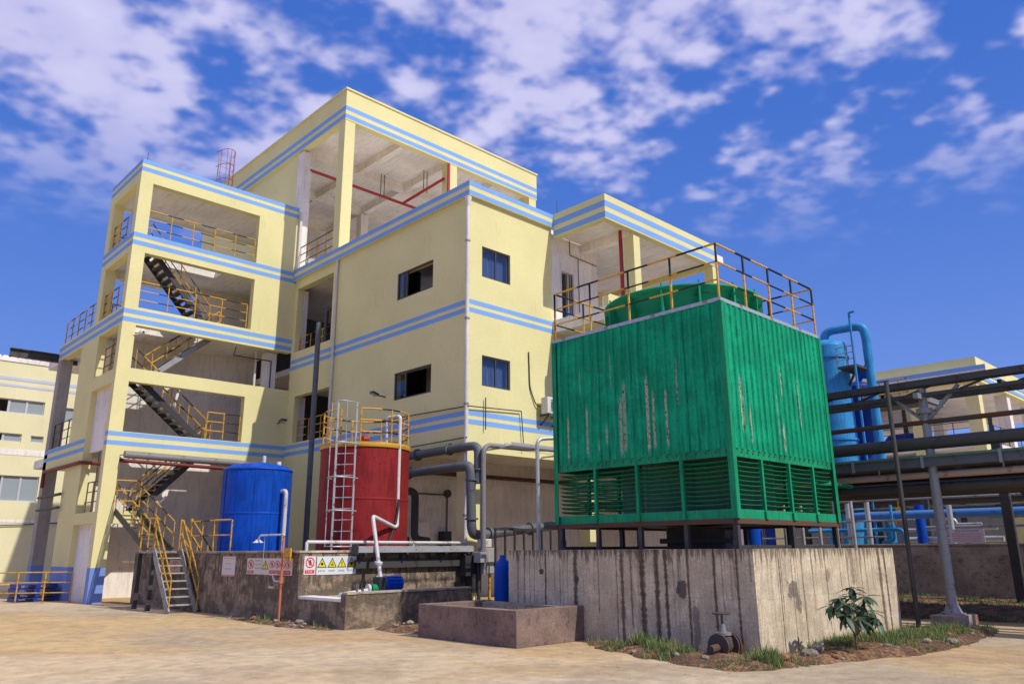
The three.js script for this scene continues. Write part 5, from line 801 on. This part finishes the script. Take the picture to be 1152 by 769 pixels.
/* ================= left background ================= */
{
  const t = thing('workshop_block', 'long pale yellow workshop block with window bands at far left', 'building', [5, 0, -55]), z = -55;
  const Y = (n, g, mt) => add(t, n, g, mt); const my = M(0.86, 0.80, 0.48, 0.85, { map: wallT }), pale = M(0.58, 0.62, 0.74, 0.85, { map: wallT });
  const holes = [[-8, 12.1, 9.95, 10.8], [12.85, 14.2, 9.7, 10.6], [-8, 11.1, 8.2, 8.7], [11.6, 12.3, 8.25, 8.65], [-8, 12.4, 4.66, 6.17]];
  Y('wall', facZ(-14, 24, 0, 13.1, z, 0.3, holes), my); Y('roof_slab', B(-14, 24, 12.7, 12.9, z - 14, z - 0.3), m.conc); Y('floor_slab', B(-14, 24, 7.2, 7.5, z - 14, z - 0.3), m.soffit); Y('back_wall', B(-14, 24, 0, 12.7, z - 14.2, z - 14), m.grey); Y('inner_wall', B(-14, 24, 0, 12.7, z - 3.2, z - 3), m.grey);
  Y('coping', B(-14, 24, 13.1, 13.35, z - 0.35, z + 0.06), m.white);
  for (let i = 0; i < 26; i++) Y('coping_block', B(4 + i * 0.42, 4.3 + i * 0.42, 13.35, 13.45, z - 0.25, z), m.white);
  for (const [a, b] of [[11.95, 12.15], [11.55, 11.7], [7.4, 7.75], [3.4, 3.55]]) Y('painted_stripe', B(-14, 24, a, b, z, z + 0.02), a > 8 ? pale : m.white);
  for (const [x0, x1, y0, y1] of holes) { const n = Math.max(1, Math.round((x1 - x0) / 0.95)); for (let i = 0; i < n; i++) { const a = mix(x0, x1, i / n), b = mix(x0, x1, (i + 1) / n); if (b < 7) continue; const w = sub(t, 'window'); add(w, 'frame', [B(a, a + 0.06, y0, y1, z - 0.2, z - 0.12), B(b - 0.06, b, y0, y1, z - 0.2, z - 0.12), B(a + 0.06, b - 0.06, y0, y0 + 0.06, z - 0.2, z - 0.12), B(a + 0.06, b - 0.06, y1 - 0.06, y1, z - 0.2, z - 0.12)], m.frameAl); if (i % 4 !== 2) add(w, 'pane', B(a + 0.06, b - 0.06, y0 + 0.06, y1 - 0.06, z - 0.17, z - 0.16), M(0.30, 0.34, 0.36, 0.15, {})); } }
  single('blue_tarpaulin', 'blue covered unit on the workshop roof behind the hoist beam', 'cover', [RB(12.3, 13.5, 12.9, 13.95, -57, -55.8, 0.3)], M(0.03, 0.12, 0.32, 0.7, { map: paintT }));
  single('utility_cable', 'thin dark cable sagging along the workshop wall', 'cable', sweep([0, 1, 2, 3, 4, 5, 6].map(i => V(6 + i * 1.5, 3.35 + 0.12 * Math.cos(i * 1.05), -54.9)), 0.03, 6), m.black);
}
railing('low yellow fence in the yard left of the stair tower', [[5.2, 0, -32.6], [6.9, 0, -31.4], [8.3, 0, -30.4]], { h: 1.0, n: 3, every: 1.0, rail: m.railYellow });
for (const [dx, y, i] of [[0, 0, 0], [0.03, 0.15, 1], [-0.02, 0.3, 2], [0.02, 0.45, 3]]) {
  const t = thing('plastic_pallet', ['blue plastic pallet at the bottom of the stack by the tower', 'blue plastic pallet second from the bottom of the stack', 'blue plastic pallet third from the bottom of the stack', 'blue plastic pallet on top of the stack by the tower'][i], 'pallet', [7.55, y, -32.2], 'stack of blue pallets');
  const x0 = 7.0 + dx, x1 = 8.25 + dx, z0 = -33, z1 = -31.9; for (let k = 0; k < 6; k++) add(t, 'deck_board', RB(x0, x1, y + 0.115, y + 0.14, z0 + k * 0.19, z0 + 0.14 + k * 0.19, 0.008), m.deepBlue); for (let k = 0; k < 3; k++) add(t, 'runner', RB(x0 + k * 0.565, x0 + 0.12 + k * 0.565, y, y + 0.115, z0, z1, 0.01), m.deepBlue);
}
single('dark_crate', 'dark crate standing behind the yellow fence', 'crate', RB(5.9, 7.0, 0, 1.0, -40.5, -39.5, 0.03), m.steelDark);

/* ================= plants, stones ================= */
{
  const bx = 12.95, bz = -5.62, by = 0.05, t = thing('sapling', 'young broad-leaved sapling in front of the concrete basin', 'plant', [bx, by, bz]); const r = rng(17);
  const bark = M(0.16, 0.12, 0.08, 0.9, { map: concT }), leafM = [M(0.045, 0.085, 0.035, 0.5), M(0.06, 0.11, 0.045, 0.5), M(0.035, 0.065, 0.035, 0.55)];
  add(t, 'stem', sweep([V(bx, by - 0.05, bz), V(bx - 0.01, by + 0.15, bz), V(bx + 0.02, by + 0.32, bz)], [0.022, 0.018, 0.014], 7), bark);
  const leaf = (() => { const P = [], I = [], n = 6; for (let i = 0; i <= n; i++) { const s = i / n, w = 0.034 * Math.pow(Math.sin(Math.PI * Math.pow(s, 0.8)), 0.9), y = -0.05 * s * s; P.push(-w, y + 0.008 * (w / 0.034), s * 0.22, 0, y, s * 0.22, w, y + 0.008 * (w / 0.034), s * 0.22); } for (let i = 0; i < n; i++) for (const k of [0, 1]) { const a = i * 3 + k; I.push(a, a + 3, a + 1, a + 1, a + 3, a + 4); } const g = new THREE.BufferGeometry(); g.setAttribute('position', new THREE.Float32BufferAttribute(P, 3)); g.setAttribute('uv', new THREE.Float32BufferAttribute(new Float32Array(P.length / 3 * 2), 2)); g.setIndex(I); g.computeVertexNormals(); return g; })();
  const tips = [[-0.42, 0.62, 0.02], [-0.55, 0.56, 0.15], [-0.25, 0.78, -0.05], [-0.08, 0.92, 0.05], [0.02, 0.8, 0.18], [0.12, 0.6, 0.06], [0.24, 0.66, -0.08], [0.34, 0.55, 0.1], [0.2, 0.48, 0.2], [-0.3, 0.5, 0.2], [-0.15, 0.66, -0.2], [0.1, 0.74, -0.18], [-0.38, 0.7, 0.1], [0.3, 0.42, 0.0]];
  tips.forEach(([x, y, z], k) => {
    const a = V(bx + 0.01, by + 0.18 + 0.02 * (k % 6), bz), e = V(bx + x * 1.3, by + y * 1.06, bz + z * 1.3), mid = a.clone().lerp(e, 0.5).add(V(-x * 0.12, 0.06, 0)); add(t, 'branch', sweep([a, mid, e], [0.011, 0.008, 0.004], 5), bark);
    for (let j = 0; j < 15; j++) { const l = new THREE.Mesh(leaf, leafM[Math.floor(r() * 3)]); l.name = 'leaf'; const f = j < 8 ? 1 : 0.35 + r() * 0.6, p = mid.clone().lerp(e, f); l.position.set(p.x - bx, p.y - by, p.z - bz); const yaw = j * 2.4 + r(), droop = -0.35 + r() * 1.35; l.rotation.set(0, yaw, 0); l.rotateX(droop); l.scale.setScalar(0.75 + r() * 0.6); l.castShadow = l.receiveShadow = true; t.add(l); }
  });
}
{
  const tuft = (() => { const P = [], I = [], r = rng(3); for (let b = 0; b < 7; b++) { const a = r() * 6.28, l = 0.09 + r() * 0.12, lean = 0.02 + r() * 0.08, w = 0.006, ox = (r() - .5) * 0.05, oz = (r() - .5) * 0.05, c = Math.cos(a), s = Math.sin(a), k = P.length / 3; P.push(ox - s * w, 0, oz + c * w, ox + s * w, 0, oz - c * w, ox + c * lean * 0.4 - s * w * .7, l * 0.6, oz + s * lean * 0.4 + c * w * .7, ox + c * lean * 0.4 + s * w * .7, l * 0.6, oz + s * lean * 0.4 - c * w * .7, ox + c * lean, l, oz + s * lean); I.push(k, k + 1, k + 2, k + 2, k + 1, k + 3, k + 2, k + 3, k + 4); } const g = new THREE.BufferGeometry(); g.setAttribute('position', new THREE.Float32BufferAttribute(P, 3)); g.setIndex(I); g.computeVertexNormals(); return g; })();
  const r = rng(23), list = [];
  const clumps = (poly, n, thr, seed, amp, sc) => { const xs = poly.map(p => p[0]), zs = poly.map(p => p[1]), x0 = Math.min(...xs), x1 = Math.max(...xs), z0 = Math.min(...zs), z1 = Math.max(...zs); for (let i = 0; i < n; i++) { const x = mix(x0, x1, r()), z = mix(z0, z1, r()); if (!inside(poly, x, z) || edgeDist(poly, x, z) < 0.05) continue; const q = fbm(x * 0.08 + 9, z * 0.08 + 9, 16, 3, seed); if (q < thr + r() * 0.16) continue; list.push([x, Math.max(0, soilH(poly, x, z, amp)), z, sc * (0.5 + r() * 0.9)]); } };
  clumps(vergeA, 9000, 0.53, 31, 0.14, 0.55);
  for (const [cx, cz, R, n, sc] of [[11.3, -8.5, 0.35, 330, 0.95], [11.1, -8.0, 0.4, 260, 0.7], [10.7, -7.5, 0.4, 220, 0.6], [10.9, -8.9, 0.4, 130, 0.5], [10.95, -6.05, 0.32, 260, 0.8], [11.3, -6.2, 0.3, 90, 0.6], [13.4, -6.2, 0.6, 320, 0.7], [14.6, -6.0, 0.8, 520, 0.7], [15.8, -5.7, 0.9, 600, 0.65], [16.8, -5.5, 0.7, 300, 0.6], [18.3, -5.1, 0.5, 90, 0.5]]) for (let i = 0; i < n; i++) { const a = r() * 6.28, q = R * Math.sqrt(r()) * (0.6 + 0.4 * r()), x = cx + q * Math.cos(a), z = cz + q * Math.sin(a) * 0.7; if (!inside(vergeA, x, z) || (x > 11.66 && z < -6.56)) continue; list.push([x, Math.max(0, soilH(vergeA, x, z, 0.14)), z, sc * (0.4 + r() * 1.0)]); } clumps(vergeB, 7000, 0.48, 37, 0.22, 0.6); clumps(vergeC, 500, 0.55, 41, 0.12, 0.6);
  const im = new THREE.InstancedMesh(tuft, M(1, 1, 1, 0.8), list.length), d = new THREE.Object3D(), col = new THREE.Color();
  list.forEach(([x, y, z, s], i) => { d.position.set(x, y - 0.01, z); d.rotation.set(0, r() * 6.28, 0); d.scale.set(s, s * (0.6 + r() * 0.7), s); d.updateMatrix(); im.setMatrixAt(i, d.matrix); const k = r(); col.setRGB(mix(0.09, 0.34, k * k), mix(0.16, 0.27, k), mix(0.03, 0.10, k)); im.setColorAt(i, col); });
  im.name = 'grass'; im.userData = { kind: 'stuff', label: 'short weeds and grass tufts growing on the dirt verges', category: 'grass' }; im.castShadow = im.receiveShadow = true; scene.add(im);
}
{   // stones and rubble
  const r = rng(29), geos = [0, 1, 2].map(k => { const g = new THREE.IcosahedronGeometry(1, 1), p = g.attributes.position; for (let i = 0; i < p.count; i++) { const v = V(p.getX(i), p.getY(i), p.getZ(i)), f = 0.72 + 0.5 * fbm(v.x * 0.3 + k + 3, v.y * 0.3 + v.z * 0.2 + 3, 16, 2, 9 + k); p.setXYZ(i, v.x * f * 1.2, v.y * f * 0.7, v.z * f); } g.computeVertexNormals(); return wuv(g); });
  const mats = [m.conc, m.concLight, M(0.42, 0.20, 0.12, 0.95, { map: concT })], mats2 = ['grey', 'pale', 'reddish'];
  const spots = [[10.6, -6.9, .07], [10.9, -6.3, .05], [11.3, -6.0, .09], [11.9, -5.9, .12], [12.3, -5.95, .1], [12.1, -5.6, .06], [13.6, -5.4, .06], [14.8, -5.2, .07], [16.2, -5.3, .08], [16.8, -5.1, .06], [10.7, -8.3, .05], [10.9, -9.2, .06], [9.3, -16.6, .09], [9.25, -17.6, .06], [9.2, -18.6, .07], [10.3, -14.3, .06], [10.9, -14.6, .08], [11.6, -14.0, .05], [15.4, -5.0, .1], [13.0, -6.2, .08]];
  const im = [0, 1, 2].map(() => []);
  spots.forEach(([x, z, s], i) => im[i % 3].push([x, z, s]));
  const gs = []; [...Array(260)].forEach(() => { const poly = [vergeA, vergeA, vergeC, vergeD][Math.floor(r() * 4)]; const xs = poly.map(p => p[0]), zs = poly.map(p => p[1]); const x = mix(Math.min(...xs), Math.max(...xs), r()), z = mix(Math.min(...zs), Math.max(...zs), r()); if (!inside(poly, x, z)) return; const s = 0.012 + r() * r() * 0.045, g = geos[Math.floor(r() * 3)].clone(); g.rotateY(r() * 6); g.scale(s, s, s); g.translate(x, soilH(poly, x, z, 0.12) + s * 0.3, z); gs.push(g); });
  const rub = new THREE.Mesh(mergeGeometries(gs.map(strip)), m.concLight); rub.name = 'rubble'; rub.userData = { kind: 'stuff', label: 'small stones and rubble scattered on the dirt', category: 'rubble' }; rub.castShadow = rub.receiveShadow = true; scene.add(rub);
  im.forEach((l, k) => l.forEach(([x, z, s]) => { const poly = [vergeA, vergeC, vergeD].find(p => inside(p, x, z)) || vergeA; const o = new THREE.Mesh(geos[k], mats[k]); o.name = numbered('stone'); o.position.set(x, Math.max(0, soilH(poly, x, z, 0.12)) + s * 0.35, z); o.scale.setScalar(s); o.rotation.y = r() * 6; o.castShadow = o.receiveShadow = true; o.userData = { label: mats2[k] + ' stone lying on the dirt verge', category: 'stone', group: mats2[k] + ' stones on the verges' }; scene.add(o); }));
}
renderer.render(scene, camera);
